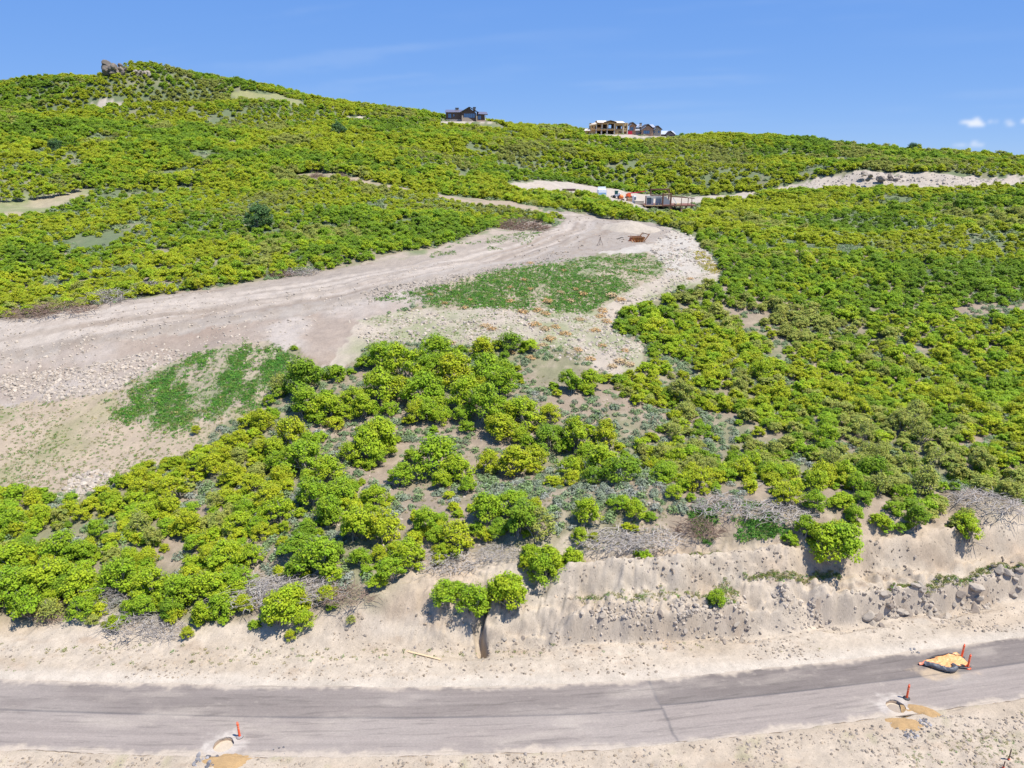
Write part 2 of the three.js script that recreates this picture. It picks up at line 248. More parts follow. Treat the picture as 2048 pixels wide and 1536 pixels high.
// ───────────── the ground sheet ─────────────
function groundTone(x, z) {
  const d = Math.hypot(x, z), jx = x + (fbm(x * 0.4, z * 0.4, 3, 61) - 0.5) * mix(2.5, 9, smooth(80, 350, d)), jz = z + (fbm(x * 0.4, z * 0.4, 3, 62) - 0.5) * mix(2.5, 9, smooth(80, 350, d));
  const n1 = fbm(x * 0.16, z * 0.16, 4, 63), n2 = fbm(x * 1.1, z * 1.1, 3, 64), u = zFar(x) - z, v = z - zNear(x);
  const PALE = [0.48, 0.40, 0.305], BUFF = [0.42, 0.335, 0.24], GREY = [0.40, 0.345, 0.29], SOIL = [0.29, 0.225, 0.16], GREEN = [0.12, 0.17, 0.055], STONE = [0.46, 0.42, 0.36], BROWN = [0.33, 0.225, 0.14];
  let c, zone = 'ground';
  const bank = u > 0 && u < 16;
  if (AREA.track(jx, jz)) { const [o, s] = TRACK(x, z), st = fbm(o * 0.9 + (fbm(s * 0.05, 2, 2, 55) - 0.5) * 2, s * 0.035, 3, 58); c = mix3([0.315, 0.260, 0.205], [0.45, 0.385, 0.315], smooth(0.36, 0.62, st) * smooth(9, 5, Math.abs(o)) * 0.8 + 0.2 * n1); c = mix3(c, [0.245, 0.185, 0.135], smooth(0.55, 0.78, fbm(s * 0.07, o * 0.5, 4, 59)) * 0.6); if (o > 3) c = mix3(c, [0.30, 0.265, 0.225], smooth(3, 5, o) * smooth(0.4, 0.6, n2) * 0.5); zone = 'dirt_road'; }
  else if (AREA.fill(jx, jz)) { c = mix3([0.325, 0.258, 0.200], [0.41, 0.352, 0.295], smooth(0.38, 0.7, n1)); c = mix3(c, [0.255, 0.185, 0.135], smooth(0.58, 0.8, fbm(x * 0.09 + 8, z * 0.2, 4, 60)) * 0.55); zone = 'ground'; }
  else if (AREA.grassRoad(jx, jz) || AREA.grassFill(jx, jz)) c = mix3([0.37, 0.30, 0.215], [0.14, 0.19, 0.07], smooth(0.42, 0.66, fbm(x * 0.5, z * 0.28, 4, 66)) * 0.5);
  else if (AREA.spoil(jx, jz)) c = mix3([0.42, 0.36, 0.28], STONE, n1);
  else if (AREA.rocky(jx, jz)) c = mix3([0.42, 0.355, 0.275], [0.24, 0.26, 0.12], smooth(0.42, 0.7, n1) * 0.75);
  else if (AREA.sparse(jx, jz)) c = mix3([0.40, 0.315, 0.22], [0.24, 0.235, 0.10], smooth(0.46, 0.75, n1) * 0.6);
  else if (AREA.roadside(jx, jz)) c = mix3([0.38, 0.31, 0.24], GREEN, smooth(0.5, 0.72, n1) * 0.75);
  else if (AREA.strip(jx, jz)) c = mix3([0.36, 0.28, 0.19], GREEN, smooth(0.5, 0.75, n1) * 0.6);
  else if (inAny(['padSite', 'cutFar', 'padFrame', 'padHouse', 'padGables', 'scarA', 'scarB', 'scarC'], jx, jz)) c = mix3([0.46, 0.38, 0.29], [0.42, 0.37, 0.31], n1);
  else if (d > 400 && PADS.some((p) => padDist(p, jx, jz) < (p.name === 'dark' ? 3 : 9) && z > p.z - 12)) c = mix3([0.44, 0.365, 0.28], [0.38, 0.33, 0.26], n1);
  else if (AREA.padLeft(jx, jz)) c = mix3([0.36, 0.30, 0.19], [0.20, 0.23, 0.085], smooth(0.3, 0.62, n1) * 0.85);
  else if (AREA.tan(jx, jz)) c = mix3([0.31, 0.28, 0.13], [0.22, 0.25, 0.09], n1 * 0.8);
  else if (d > 170) { c = mix3([0.135, 0.165, 0.075], [0.21, 0.20, 0.11], smooth(0.42, 0.75, n1)); zone = 'hillside'; }
  else {
    c = mix3(SOIL, [0.20, 0.205, 0.10], smooth(0.35, 0.7, n1) * 0.75);
    c = mix3(c, [0.37, 0.295, 0.215], smooth(0.55, 0.8, n2) * 0.5);
    const edge = 5.6 + (fbm(x * 0.22, 3, 3, 68) - 0.5) * 2.2;
    const verge = Math.max(smooth(edge + 0.8, edge - 0.3, u) * (u > 0 ? 1 : 0), v > 0 ? 1 : 0, u <= 0 && v <= 0 ? 1 : 0);
    const cut = smooth(-14, -5, x) * smooth(mix(13, 11.2, smooth(10, 18, x)) + (n2 - 0.5) * 4, mix(9.6, 8.4, smooth(10, 18, x)), u) * (u > 0 ? 1 : 0);
    c = mix3(c, mix3([0.44, 0.345, 0.245], [0.47, 0.395, 0.30], smooth(0.3, 0.7, n1)), cut);
    const cutRed = cut * smooth(0.55, 0.8, fbm(x * 0.25 + 4, z * 0.6, 3, 69));
    c = mix3(c, BROWN, cutRed * 0.35);
    let vc = mix3(PALE, BUFF, smooth(0.42, 0.75, fbm(x * 0.13, z * 0.5, 4, 70)) * 0.85);
    vc = mix3(vc, BROWN, smooth(0.62, 0.85, fbm(x * 0.5, z * 1.4, 4, 71)) * 0.45);
    if (v > 0) { vc = mix3(vc, BUFF, 0.45); vc = mix3(vc, [0.27, 0.25, 0.12], smooth(0.6, 0.85, fbm(x * 0.7, z * 0.7, 3, 72)) * 0.5); }
    else vc = mix3(vc, [0.52, 0.455, 0.37], smooth(1.6, 0.3, u) * 0.6);
    c = mix3(c, vc, verge);
  }
  const k = 0.86 + 0.28 * n2;
  return [c[0] * k, c[1] * k, c[2] * k, zone];
}
const grainTex = (() => {
  const S = 1024, a = new Uint8Array(S * S * 4), wrap = (x, y, f, s) => { const ix = Math.floor(x * f), iy = Math.floor(y * f), fx = x * f - ix, fy = y * f - iy, u = fx * fx * (3 - 2 * fx), v = fy * fy * (3 - 2 * fy), h = (i, j) => hash(((i % f) + f) % f, ((j % f) + f) % f, s); return mix(mix(h(ix, iy), h(ix + 1, iy), u), mix(h(ix, iy + 1), h(ix + 1, iy + 1), u), v); };
  for (let y = 0; y < S; y++) for (let x = 0; x < S; x++) {
    const X = x / S, Y = y / S; let n = 0.30 * wrap(X, Y, 8, 1) + 0.25 * wrap(X, Y, 32, 2) + 0.25 * wrap(X, Y, 96, 3) + 0.30 * wrap(X, Y, 256, 4);
    const pebble = smooth(0.80, 0.92, wrap(X, Y, 128, 5)) * 0.22, pit = smooth(0.84, 0.95, wrap(X, Y, 160, 6)) * 0.30;
    const g = clamp(0.62 + 0.42 * n + pebble - pit) * 255; const o = (y * S + x) * 4; a[o] = g; a[o + 1] = g; a[o + 2] = g; a[o + 3] = 255;
  }
  const t = new THREE.DataTexture(a, S, S); t.wrapS = t.wrapT = THREE.RepeatWrapping; t.magFilter = THREE.LinearFilter; t.needsUpdate = true; return t;
})();
const groundMat = new THREE.MeshStandardMaterial({ vertexColors: true, roughness: 0.96, map: grainTex, bumpMap: grainTex, bumpScale: 0.05 });
{
  const ds = []; for (let d = 6; d < 33; d += 1.5) ds.push(d); for (let d = 33; d < 62; d += 0.125) ds.push(d); for (let d = 62; d < 720; d *= 1.0058) ds.push(d); for (let d = 740; d < 4200; d *= 1.12) ds.push(d);
  const as = []; const NA = 520; for (let i = 0; i <= NA; i++) as.push((i / NA * 2 - 1) * 0.80);
  for (let i = 1; i <= 46; i++) as.push(0.80 + (2 * Math.PI - 1.6) * i / 47);
  const nr = ds.length, nc = as.length, pos = new Float32Array((nr * nc + 1) * 3), col = new Float32Array((nr * nc + 1) * 3), uv = new Float32Array((nr * nc + 1) * 2), zone = [];
  for (let r = 0; r < nr; r++) for (let k = 0; k < nc; k++) {
    const x = ds[r] * Math.sin(as[k]), z = -ds[r] * Math.cos(as[k]), i = r * nc + k, t = groundTone(x, z);
    pos.set([x, land(x, z), z], i * 3); col.set(t.slice(0, 3), i * 3); uv.set([x / 7, z / 7], i * 2); zone.push(t[3]);
  }
  const c = nr * nc; pos.set([0, 0, 0], c * 3); col.set([0.4, 0.33, 0.25], c * 3); zone.push('ground');
  const idx = { ground: [], dirt_road: [], hillside: [] }, all = [];
  const tri = (a, b, d) => { (idx[zone[a]] ?? idx.ground).push(a, b, d); all.push(a, b, d); };
  for (let k = 0; k < nc; k++) { const k2 = (k + 1) % nc; tri(c, k2, k); for (let r = 0; r + 1 < nr; r++) { const a = r * nc + k, b = r * nc + k2, e = a + nc, f = b + nc; tri(a, b, f); tri(a, f, e); } }
  const whole = new THREE.BufferGeometry(); whole.setAttribute('position', new THREE.BufferAttribute(pos, 3)); whole.setIndex(all); whole.computeVertexNormals();
  const nor = whole.attributes.normal.array;
  const flip = nor[(nr >> 1) * nc * 3 + 1] < 0;
  const words = { ground: 'bare dirt verge, cut bank and sagebrush slope', dirt_road: 'pale graded dirt road curving across the slope', hillside: 'green brushy hill rising to the skyline' };
  for (const name of Object.keys(idx)) {
    const map = new Map(), out = idx[name].map((v) => { if (!map.has(v)) map.set(v, map.size); return map.get(v); });
    if (flip) for (let i = 0; i < out.length; i += 3) [out[i], out[i + 1]] = [out[i + 1], out[i]];
    const n = map.size, p = new Float32Array(n * 3), q = new Float32Array(n * 3), w = new Float32Array(n * 3), t = new Float32Array(n * 2);
    for (const [v, i] of map) for (let k = 0; k < 3; k++) { p[i * 3 + k] = pos[v * 3 + k]; q[i * 3 + k] = col[v * 3 + k]; w[i * 3 + k] = nor[v * 3 + k] * (flip ? -1 : 1); if (k < 2) t[i * 2 + k] = uv[v * 2 + k]; }
    const g = new THREE.BufferGeometry();
    g.setAttribute('position', new THREE.BufferAttribute(p, 3)); g.setAttribute('normal', new THREE.BufferAttribute(w, 3)); g.setAttribute('color', new THREE.BufferAttribute(q, 3)); g.setAttribute('uv', new THREE.BufferAttribute(t, 2)); g.setIndex(out);
    struct(name, g, groundMat, words[name]);
  }
}

// ───────────── paved road with its two cut openings ─────────────
const X0 = -62, X1 = 74, Z0 = -74, Z1 = -28;
{
  const W = 2048, Hh = 1024, a = new Uint8Array(W * Hh * 4), srgb = (l) => 255 * clamp(l <= 0.0031308 ? l * 12.92 : 1.055 * Math.pow(l, 1 / 2.4) - 0.055);
  const seam = onLevel(1325, 1420)[0], spill = onLevel(1880, 1345);
  for (let j = 0; j < Hh; j++) for (let i = 0; i < W; i++) {
    const x = mix(X0, X1, (i + 0.5) / W), z = mix(Z0, Z1, (j + 0.5) / Hh), f = zFar(x), n = zNear(x), t = (z - f) / (n - f);
    let c = [0.262, 0.220, 0.188];
    const cross = seam + (t - 0.5) * 0.9 + (vnoise(z * 2, 1, 80) - 0.5) * 0.15, rightOf = smooth(-0.1, 0.1, x - cross);
    const joint = 0.485 + 0.02 * Math.sin(x * 0.05) - 0.06 * rightOf;
    const farLane = smooth(0.012, -0.012, t - joint);
    c = mix3(c, [0.150, 0.124, 0.108], farLane * (0.46 + 0.40 * rightOf * smooth(60, 30, x) + 0.25 * smooth(0.5, 0.75, fbm(x * 0.07, t * 3, 3, 85))));
    const streak = fbm(x * 0.06 + 3, t * 26, 4, 81), streak2 = fbm(x * 0.3, t * 70, 3, 82);
    const k = 0.80 + 0.24 * streak + 0.16 * (streak2 - 0.3);
    c = c.map((v) => v * k);
    c = mix3(c, [0.10, 0.09, 0.088], 0.75 * Math.exp(-(((t - joint) / 0.013) ** 2)) * smooth(0.15, 0.5, fbm(x * 0.2, 5, 3, 83)));
    c = mix3(c, [0.10, 0.09, 0.088], 0.75 * Math.exp(-(((x - cross) / 0.10) ** 2)) * smooth(0.2, 0.5, fbm(z * 0.9, 2, 3, 87)));
    c = mix3(c, [0.42, 0.36, 0.29], smooth(0.52, 0.85, fbm(x * 0.25, t * 5, 5, 84)) * 0.40 + smooth(0.72, 0.82, fbm(x * 1.6, z * 4, 4, 86)) * 0.16);   // dried mud and dust
    for (const [px, pz] of PITS) c = mix3(c, [0.50, 0.44, 0.37], smooth(1.5, 0.5, Math.hypot((x - px) * 0.9, z - pz) + (fbm(x * 2, z * 2, 3, 88) - 0.5) * 1.2) * 0.7);
    const sd = Math.hypot((x - spill[0]) * 0.42, (z - spill[1]) * 1.1) + (fbm(x * 1.6, z * 1.6, 4, 89) - 0.5) * 1.5;
    c = mix3(c, [0.44, 0.33, 0.21], smooth(1.15, 0.35, sd) * 0.75);
    c = mix3(c, [0.085, 0.075, 0.07], 0.5 * Math.exp(-(((t - joint) / 0.009) ** 2)) * smooth(0.2, 0.5, fbm(x * 0.25, 6, 3, 98)));
    { const e = Math.min(t, 1 - t) * 6.2; c = mix3(c, [0.44, 0.365, 0.28], smooth(0.55, 0.0, e - (fbm(x * 0.7, t > 0.5 ? 4 : 9, 4, 94) - 0.5) * 0.9 + (fbm(x * 3, z * 3, 3, 95) - 0.5) * 0.5) * 0.8); const dust = fbm(x * 0.12 + 9, t * 2.2, 4, 96); c = mix3(c, [0.36, 0.315, 0.27], smooth(0.50, 0.72, dust) * 0.2); const scuff = fbm(x * 0.5 + t * 9, t * 40 + x * 0.12, 3, 97); c = c.map((q) => q * (1 - 0.20 * smooth(0.62, 0.78, scuff))); }
    const grit = 0.90 + 0.20 * hash(i, j, 90), o = (j * W + i) * 4;
    for (let q = 0; q < 3; q++) a[o + q] = srgb(c[q] * grit); a[o + 3] = 255;
  }
  const tex = new THREE.DataTexture(a, W, Hh); tex.colorSpace = THREE.SRGBColorSpace; tex.magFilter = THREE.LinearFilter; tex.needsUpdate = true;
  const bump = grainTex.clone(); bump.repeat.set(60, 20); bump.needsUpdate = true;
  const rag = (x, k) => PITS.reduce((m, [px]) => m * smooth(1.0, 2.2, Math.abs(x - px)), 1) * ((fbm(x * 0.5, k, 3, 91) - 0.5) * 0.34 + (fbm(x * 2.6, k, 2, 93) - 0.5) * 0.16), fz = (x) => zFar(x) + rag(x, 1), nz = (x) => zNear(x) + rag(x, 9), pieces = [], skirt = [];
  const stops = []; for (let x = X0 + 2; x < X1 - 2; x += 1.5) if (!PITS.some(([px]) => Math.abs(x - px) < 1.4)) stops.push(x); for (const [px] of PITS) stops.push(px - 1.4, px + 1.4); stops.sort((q, w) => q - w);
  for (let i = 0; i + 1 < stops.length; i++) {
    const a0 = stops[i], a1 = stops[i + 1], n = Math.max(1, Math.ceil((a1 - a0) / 0.3)), pts = [], wall = (x, y, z) => skirt.push(x, y, z);
    for (let k = 0; k <= n; k++) { const x = mix(a0, a1, k / n); pts.push(new THREE.Vector2(x, -fz(x))); }
    for (let k = n; k >= 0; k--) { const x = mix(a0, a1, k / n); pts.push(new THREE.Vector2(x, -nz(x))); }
    for (let k = 0; k < n; k++) for (const f of [fz, nz]) { const x = mix(a0, a1, k / n), w = mix(a0, a1, (k + 1) / n); wall(x, 0, f(x)); wall(x, -0.1, f(x)); wall(w, -0.1, f(w)); wall(x, 0, f(x)); wall(w, -0.1, f(w)); wall(w, 0, f(w)); }
    const sh = new THREE.Shape(pts);
    for (const [px, pz, r] of PITS) if (px > a0 && px < a1) {
      const ring = []; for (let k = 0; k < 40; k++) { const c = k / 40 * 2 * Math.PI, rr = r + (hash(k, 3, 92) - 0.5) * 0.05; ring.push([px + rr * Math.cos(c), pz - rr * Math.sin(c)]); }
      sh.holes.push(new THREE.Path(ring.map(([x, z]) => new THREE.Vector2(x, -z)))); ring.forEach((q, k) => { const w = ring[(k + 1) % 40]; wall(q[0], 0, q[1]); wall(q[0], -0.1, q[1]); wall(w[0], -0.1, w[1]); wall(q[0], 0, q[1]); wall(w[0], -0.1, w[1]); wall(w[0], 0, w[1]); });
    }
    pieces.push(new THREE.ShapeGeometry(sh).rotateX(-Math.PI / 2).toNonIndexed());
  }
  const sg = new THREE.BufferGeometry(); sg.setAttribute('position', new THREE.Float32BufferAttribute(skirt, 3)); sg.computeVertexNormals(); sg.setAttribute('uv', new THREE.Float32BufferAttribute(new Float32Array(skirt.length / 3 * 2), 2));
  const g = mergeGeometries([...pieces, sg]);
  const p = g.attributes.position, uv = g.attributes.uv;
  for (let i = 0; i < p.count; i++) uv.setXY(i, (p.getX(i) - X0) / (X1 - X0), (p.getZ(i) - Z0) / (Z1 - Z0));
  struct('asphalt_road', g, new THREE.MeshStandardMaterial({ map: tex, roughness: 0.9, bumpMap: bump, bumpScale: 0.006 }), 'grey dusty asphalt road running past the lot');
}
// ───────────── foliage ─────────────
function cards(list, seedling) {          // list: [x,y,z, nx,ny,nz, size, tone]; each a folded leaf spray
  const R = rng(seedling), P = [], N = [], C = [], I = []; const n = new THREE.Vector3(), a = new THREE.Vector3(), b = new THREE.Vector3(), q = new THREE.Vector3(), up = new THREE.Vector3();
  for (const [x, y, z, nx, ny, nz, s, tone] of list) {
    n.set(nx, ny, nz).normalize(); up.set(R() - 0.5, R() - 0.5, R() - 0.5).normalize(); a.crossVectors(n, up).normalize(); b.crossVectors(n, a);
    const w = s * (0.34 + R() * 0.2), l = s * (0.5 + R() * 0.25), lift = s * (R() * 0.5 - 0.12), base = P.length / 3;
    const put = (u, v, h) => { q.set(x, y, z).addScaledVector(a, u).addScaledVector(b, v).addScaledVector(n, h); P.push(q.x, q.y, q.z); N.push(n.x, n.y, n.z); C.push(...tone); };
    put(-w, -l * 0.15, lift); put(w * 0.1, -l * 0.8, 0); put(w * 1.05, l * 0.25, lift * 0.7); put(-w * 0.15, l * 0.85, -lift * 0.3);
    I.push(base, base + 1, base + 3); if (R() < 0.62) I.push(base + 1, base + 2, base + 3);
  }
  const g = new THREE.BufferGeometry();
  g.setAttribute('position', new THREE.Float32BufferAttribute(P, 3)); g.setAttribute('normal', new THREE.Float32BufferAttribute(N, 3)); g.setAttribute('color', new THREE.Float32BufferAttribute(C, 3)); g.setIndex(I);
  return g;
}
function limb(path, r0, r1, sides = 4) {
  const P = [], I = [], n = path.length, t = new THREE.Vector3(), a = new THREE.Vector3(), b = new THREE.Vector3();
  for (let i = 0; i < n; i++) {
    const p = path[i]; t.subVectors(path[Math.min(n - 1, i + 1)], path[Math.max(0, i - 1)]).normalize(); a.set(t.z + 0.3, 0.1, -t.x + 0.2).cross(t).normalize(); b.crossVectors(t, a);
    const r = mix(r0, r1, i / (n - 1));
    for (let k = 0; k < sides; k++) { const c = Math.cos(k / sides * 6.2832) * r, s = Math.sin(k / sides * 6.2832) * r; P.push(p.x + a.x * c + b.x * s, p.y + a.y * c + b.y * s, p.z + a.z * c + b.z * s); }
  }
  for (let i = 0; i + 1 < n; i++) for (let k = 0; k < sides; k++) { const k2 = (k + 1) % sides, o = i * sides; I.push(o + k, o + sides + k, o + k2, o + k2, o + sides + k, o + sides + k2); }
  const g = new THREE.BufferGeometry(); g.setAttribute('position', new THREE.Float32BufferAttribute(P, 3)); g.setIndex(I); g.computeVertexNormals(); return g;
}
const V = (x, y, z) => new THREE.Vector3(x, y, z);
// a crown one metre in radius and about 1.25 high: many small rounded sprays on an uneven dome
function oakShrub(seed, lumps, perLump, size, high = 1.25, sparse = 0) {
  const R = rng(seed), list = [], stems = [], tops = [];
  const lean = (R() - 0.5) * 0.3, ecc = 0.8 + R() * 0.35, dents = [R() * 6.28, R() * 6.28, R() * 6.28];
  for (let i = 0; i < lumps; i++) {
    const th = i * 2.39996 + (R() - 0.5) * 0.9, f = Math.sqrt((i + 0.5) / lumps);
    let rr = f * (0.80 + 0.20 * Math.sin(th * 2 + dents[0]) * Math.sin(th * 3 + dents[1])) * (0.88 + R() * 0.22);
    const y = high * (0.30 + 0.58 * Math.sqrt(Math.max(0, 1 - f * f * 0.93))) * (0.70 + R() * 0.46) - (f > 0.8 ? R() * 0.34 : 0);
    const cx = Math.cos(th) * rr * 0.84 + lean * y, cz = Math.sin(th) * rr * 0.84 * ecc, lr = (0.14 + R() * 0.15);
    tops.push([cx, y, cz]);
    const tipTone = R();
    for (let k = 0; k < perLump; k++) {
      if (R() < sparse) continue;
      const u = R() * 2 - 1, p = R() * 6.2832, s = Math.sqrt(1 - u * u), ox = s * Math.cos(p), oz = s * Math.sin(p), oy = u * 0.8 + 0.15, rad = lr * (0.55 + R() * 0.62);
      const j = () => (R() - 0.5) * 1.1, t = 0.72 + R() * 0.5, yel = mix(0.88, 1.2, tipTone * 0.6 + R() * 0.4);
      list.push([cx + ox * rad, Math.max(0.05, y + oy * rad * 0.85), cz + oz * rad, ox * 0.8 + cx * 0.25 + j(), oy + 0.75 + j() * 0.7, oz * 0.8 + cz * 0.25 + j(), size * (0.65 + R() * 0.75), [t * yel, t, t * 0.9]]);
    }
  }
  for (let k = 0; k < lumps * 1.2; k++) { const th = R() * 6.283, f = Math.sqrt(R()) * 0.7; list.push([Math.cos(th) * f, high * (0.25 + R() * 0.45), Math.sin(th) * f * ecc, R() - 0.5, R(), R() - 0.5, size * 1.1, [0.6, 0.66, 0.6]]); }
  const ns = Math.max(4, Math.round(lumps / 5));
  for (let i = 0; i < ns; i++) {
    const t = tops[Math.floor(R() * tops.length)], b = V((R() - 0.5) * 0.5, -0.12, (R() - 0.5) * 0.5), e = V(t[0], t[1] - 0.02, t[2]);
    stems.push(limb([b, V(mix(b.x, e.x, 0.3) + (R() - 0.5) * 0.16, e.y * 0.36, mix(b.z, e.z, 0.3) + (R() - 0.5) * 0.16), V(mix(b.x, e.x, 0.7) + (R() - 0.5) * 0.16, e.y * 0.72, mix(b.z, e.z, 0.7) + (R() - 0.5) * 0.16), e], 0.038, 0.012));
  }
  for (let i = 0; i < lumps * 0.9; i++) {          // grey twig ends between the leaves
    const t = tops[Math.floor(R() * tops.length)], b = V(t[0] * 0.75, t[1] - 0.2, t[2] * 0.75), e = V(t[0] * 1.05 + (R() - 0.5) * 0.3, t[1] + 0.06 + R() * 0.2, t[2] * 1.05 + (R() - 0.5) * 0.3);
    stems.push(limb([b, V(mix(b.x, e.x, 0.5) + (R() - 0.5) * 0.08, mix(b.y, e.y, 0.55), mix(b.z, e.z, 0.5) + (R() - 0.5) * 0.08), e], 0.013, 0.006, 3));
  }
  return { crown: cards(list, seed + 1), stem: mergeGeometries(stems) };
}
const leafMat = (c) => new THREE.MeshPhysicalMaterial({ color: new THREE.Color().setRGB(...c), vertexColors: true, roughness: 0.85, transmission: 0.32, thickness: 0, side: THREE.DoubleSide, specularIntensity: 0.3 });
const TONES = [
  ['lime green', [0.350, 0.475, 0.022]], ['yellow-green', [0.405, 0.475, 0.022]], ['deep green', [0.205, 0.340, 0.022]], ['olive', [0.350, 0.395, 0.085]], ['bright green', [0.275, 0.425, 0.022]],
  ['dark blue-green', [0.085, 0.180, 0.055]],
];
const toneMats = TONES.map((t) => leafMat(t[1]));
const barkMat = M([0.33, 0.295, 0.26], 0.95), deadMat = M([0.42, 0.375, 0.33], 0.95), brownMat = M([0.29, 0.20, 0.145], 0.95);

// where shrubs stand
const shrubs = [];   // { x, z, r, tone, zone, label }
const CLUMPS = [660,230,70, 880,200,80, 750,280,110, 960,290,100, 1080,190,60, 1190,160,62, 1270,180,40, 1090,280,100, 1150,350,70, 660,350,110, 820,370,110, 1000,380,90, 1080,440,90, 480,300,45, 330,330,90, 340,420,80, 440,440,70, 560,400,60, 650,540,110, 600,600,90, 900,470,50, 880,640,150, 980,690,85, 1240,450,95, 1150,520,80, 1340,550,80, 1460,560,80, 1580,560,70, 1200,650,95, 1560,650,100, 1640,700,80, 1440,340,60, 1520,330,60,
  300,560,90, 350,640,100, 230,620,60, 440,700,80, 250,720,60, 200,800,70, 230,860,70, 380,790,80, 500,780,80, 640,800,60, 450,870,80, 560,930,90, 680,930,100, 840,910,70, 170,930,50, 320,1000,90, 400,1040,110, 320,1090,60, 470,1030,60, 130,1040,60, 960,960,95, 920,1030,50, 1100,850,90, 1190,830,80, 1240,900,100, 1300,920,95, 1500,860,75, 1330,1070,90, 1290,1040,60, 1450,1050,70, 760,1040,90, 700,1100,80, 580,1060,60, 640,1150,50, 930,1190,85, 1060,1180,60, 1180,1190,110, 1050,1230,60, 270,1250,110, 200,1290,60, 1740,1050,40, 1700,870,60, 1640,840,50];
const sizeAt = (x, z) => FOCAL / (Math.hypot(x, z) * 0.97);   // photograph pixels per metre, roughly
{
  const R = rng(5);
  for (let i = 0; i < CLUMPS.length; i += 3) {
    const px = 440 + CLUMPS[i] / 2.048, py = 600 + CLUMPS[i + 1] / 2.048; const p0 = at(px, py, 1.0); if (!p0) continue;
    const r = clamp(CLUMPS[i + 2] / 2.048 / sizeAt(...p0) * 1.22, 0.8, 3.2), p = at(px, py, r * 0.62) ?? p0;
    const odd = i === 58 * 3;
    const tone = odd ? 3 : [4, 0, 4, 0, 2, 0, 4, 0, 1][Math.floor(R() * 9)];
    shrubs.push({ x: p[0], z: p[1], r: r * 0.92, tone, zone: 'lot' });
    if (!odd) for (let k = 0, n = 2 + Math.floor(R() * 3); k < n; k++) { const a = R() * 6.283, f = r * (0.75 + R() * 0.5); if (zFar(p[0]) - p[1] - Math.sin(a) * f < 9) continue; shrubs.push({ x: p[0] + Math.cos(a) * f, z: p[1] + Math.sin(a) * f, r: r * (0.32 + R() * 0.30), tone: R() < 0.6 ? tone : R() < 0.5 ? 4 : 1, zone: 'lot' }); }
  }
}
const GAPS = [[290, 470, 60], [250, 560, 60], [60, 700, 75], [200, 720, 70], [480, 730, 80], [540, 790, 80], [450, 860, 60], [560, 920, 60], [640, 800, 60], [760, 850, 60], [900, 960, 55], [960, 980, 60], [880, 1010, 50], [1000, 1010, 50], [1540, 980, 40], [1600, 1010, 50], [1680, 1060, 55], [1780, 1120, 60], [1880, 1190, 100], [1980, 1230, 70], [600, 1120, 75], [300, 1190, 70], [350, 1230, 60], [800, 420, 60], [820, 360, 50], [640, 240, 50], [700, 290, 50], [860, 560, 50], [1480, 390, 55], [1300, 420, 50], [90, 1290, 70]].map(([x, y, r]) => { const p = at(1240 + x / 2.535, 540 + y / 2.535, 0.6); return [...p, r / 2.535 / sizeAt(...p)]; });
for (const [px, py, r] of [[140, 975, 30], [120, 1000, 26], [150, 1065, 38], [400, 985, 34], [340, 1125, 24], [300, 1215, 24], [220, 1222, 28], [40, 1262, 34], [130, 1250, 30], [290, 1268, 24]]) { const p = at(px, py, 0.4); GAPS.push([...p, r / sizeAt(...p)]); }
const LOT = area([[300, 1330], [445, 1290], [512, 985], [560, 800], [612, 660], [700, 645], [1165, 640], [1225, 770], [1290, 930], [1355, 1080], [1425, 1275], [1425, 1330]]);
const HEDGE = [[-60, 402], [90, 392], [180, 378], [330, 372], [480, 366], [560, 340], [700, 352], [860, 380], [1000, 396], [1090, 412], [1210, 436], [1290, 444]];
const FRONT = [[[884, 240], [982, 242], [984, 252], [884, 250]]].map(area);
const KEEP = area([[1185, 380], [1300, 380], [1400, 380], [1400, 432], [1285, 432], [1200, 405]]);
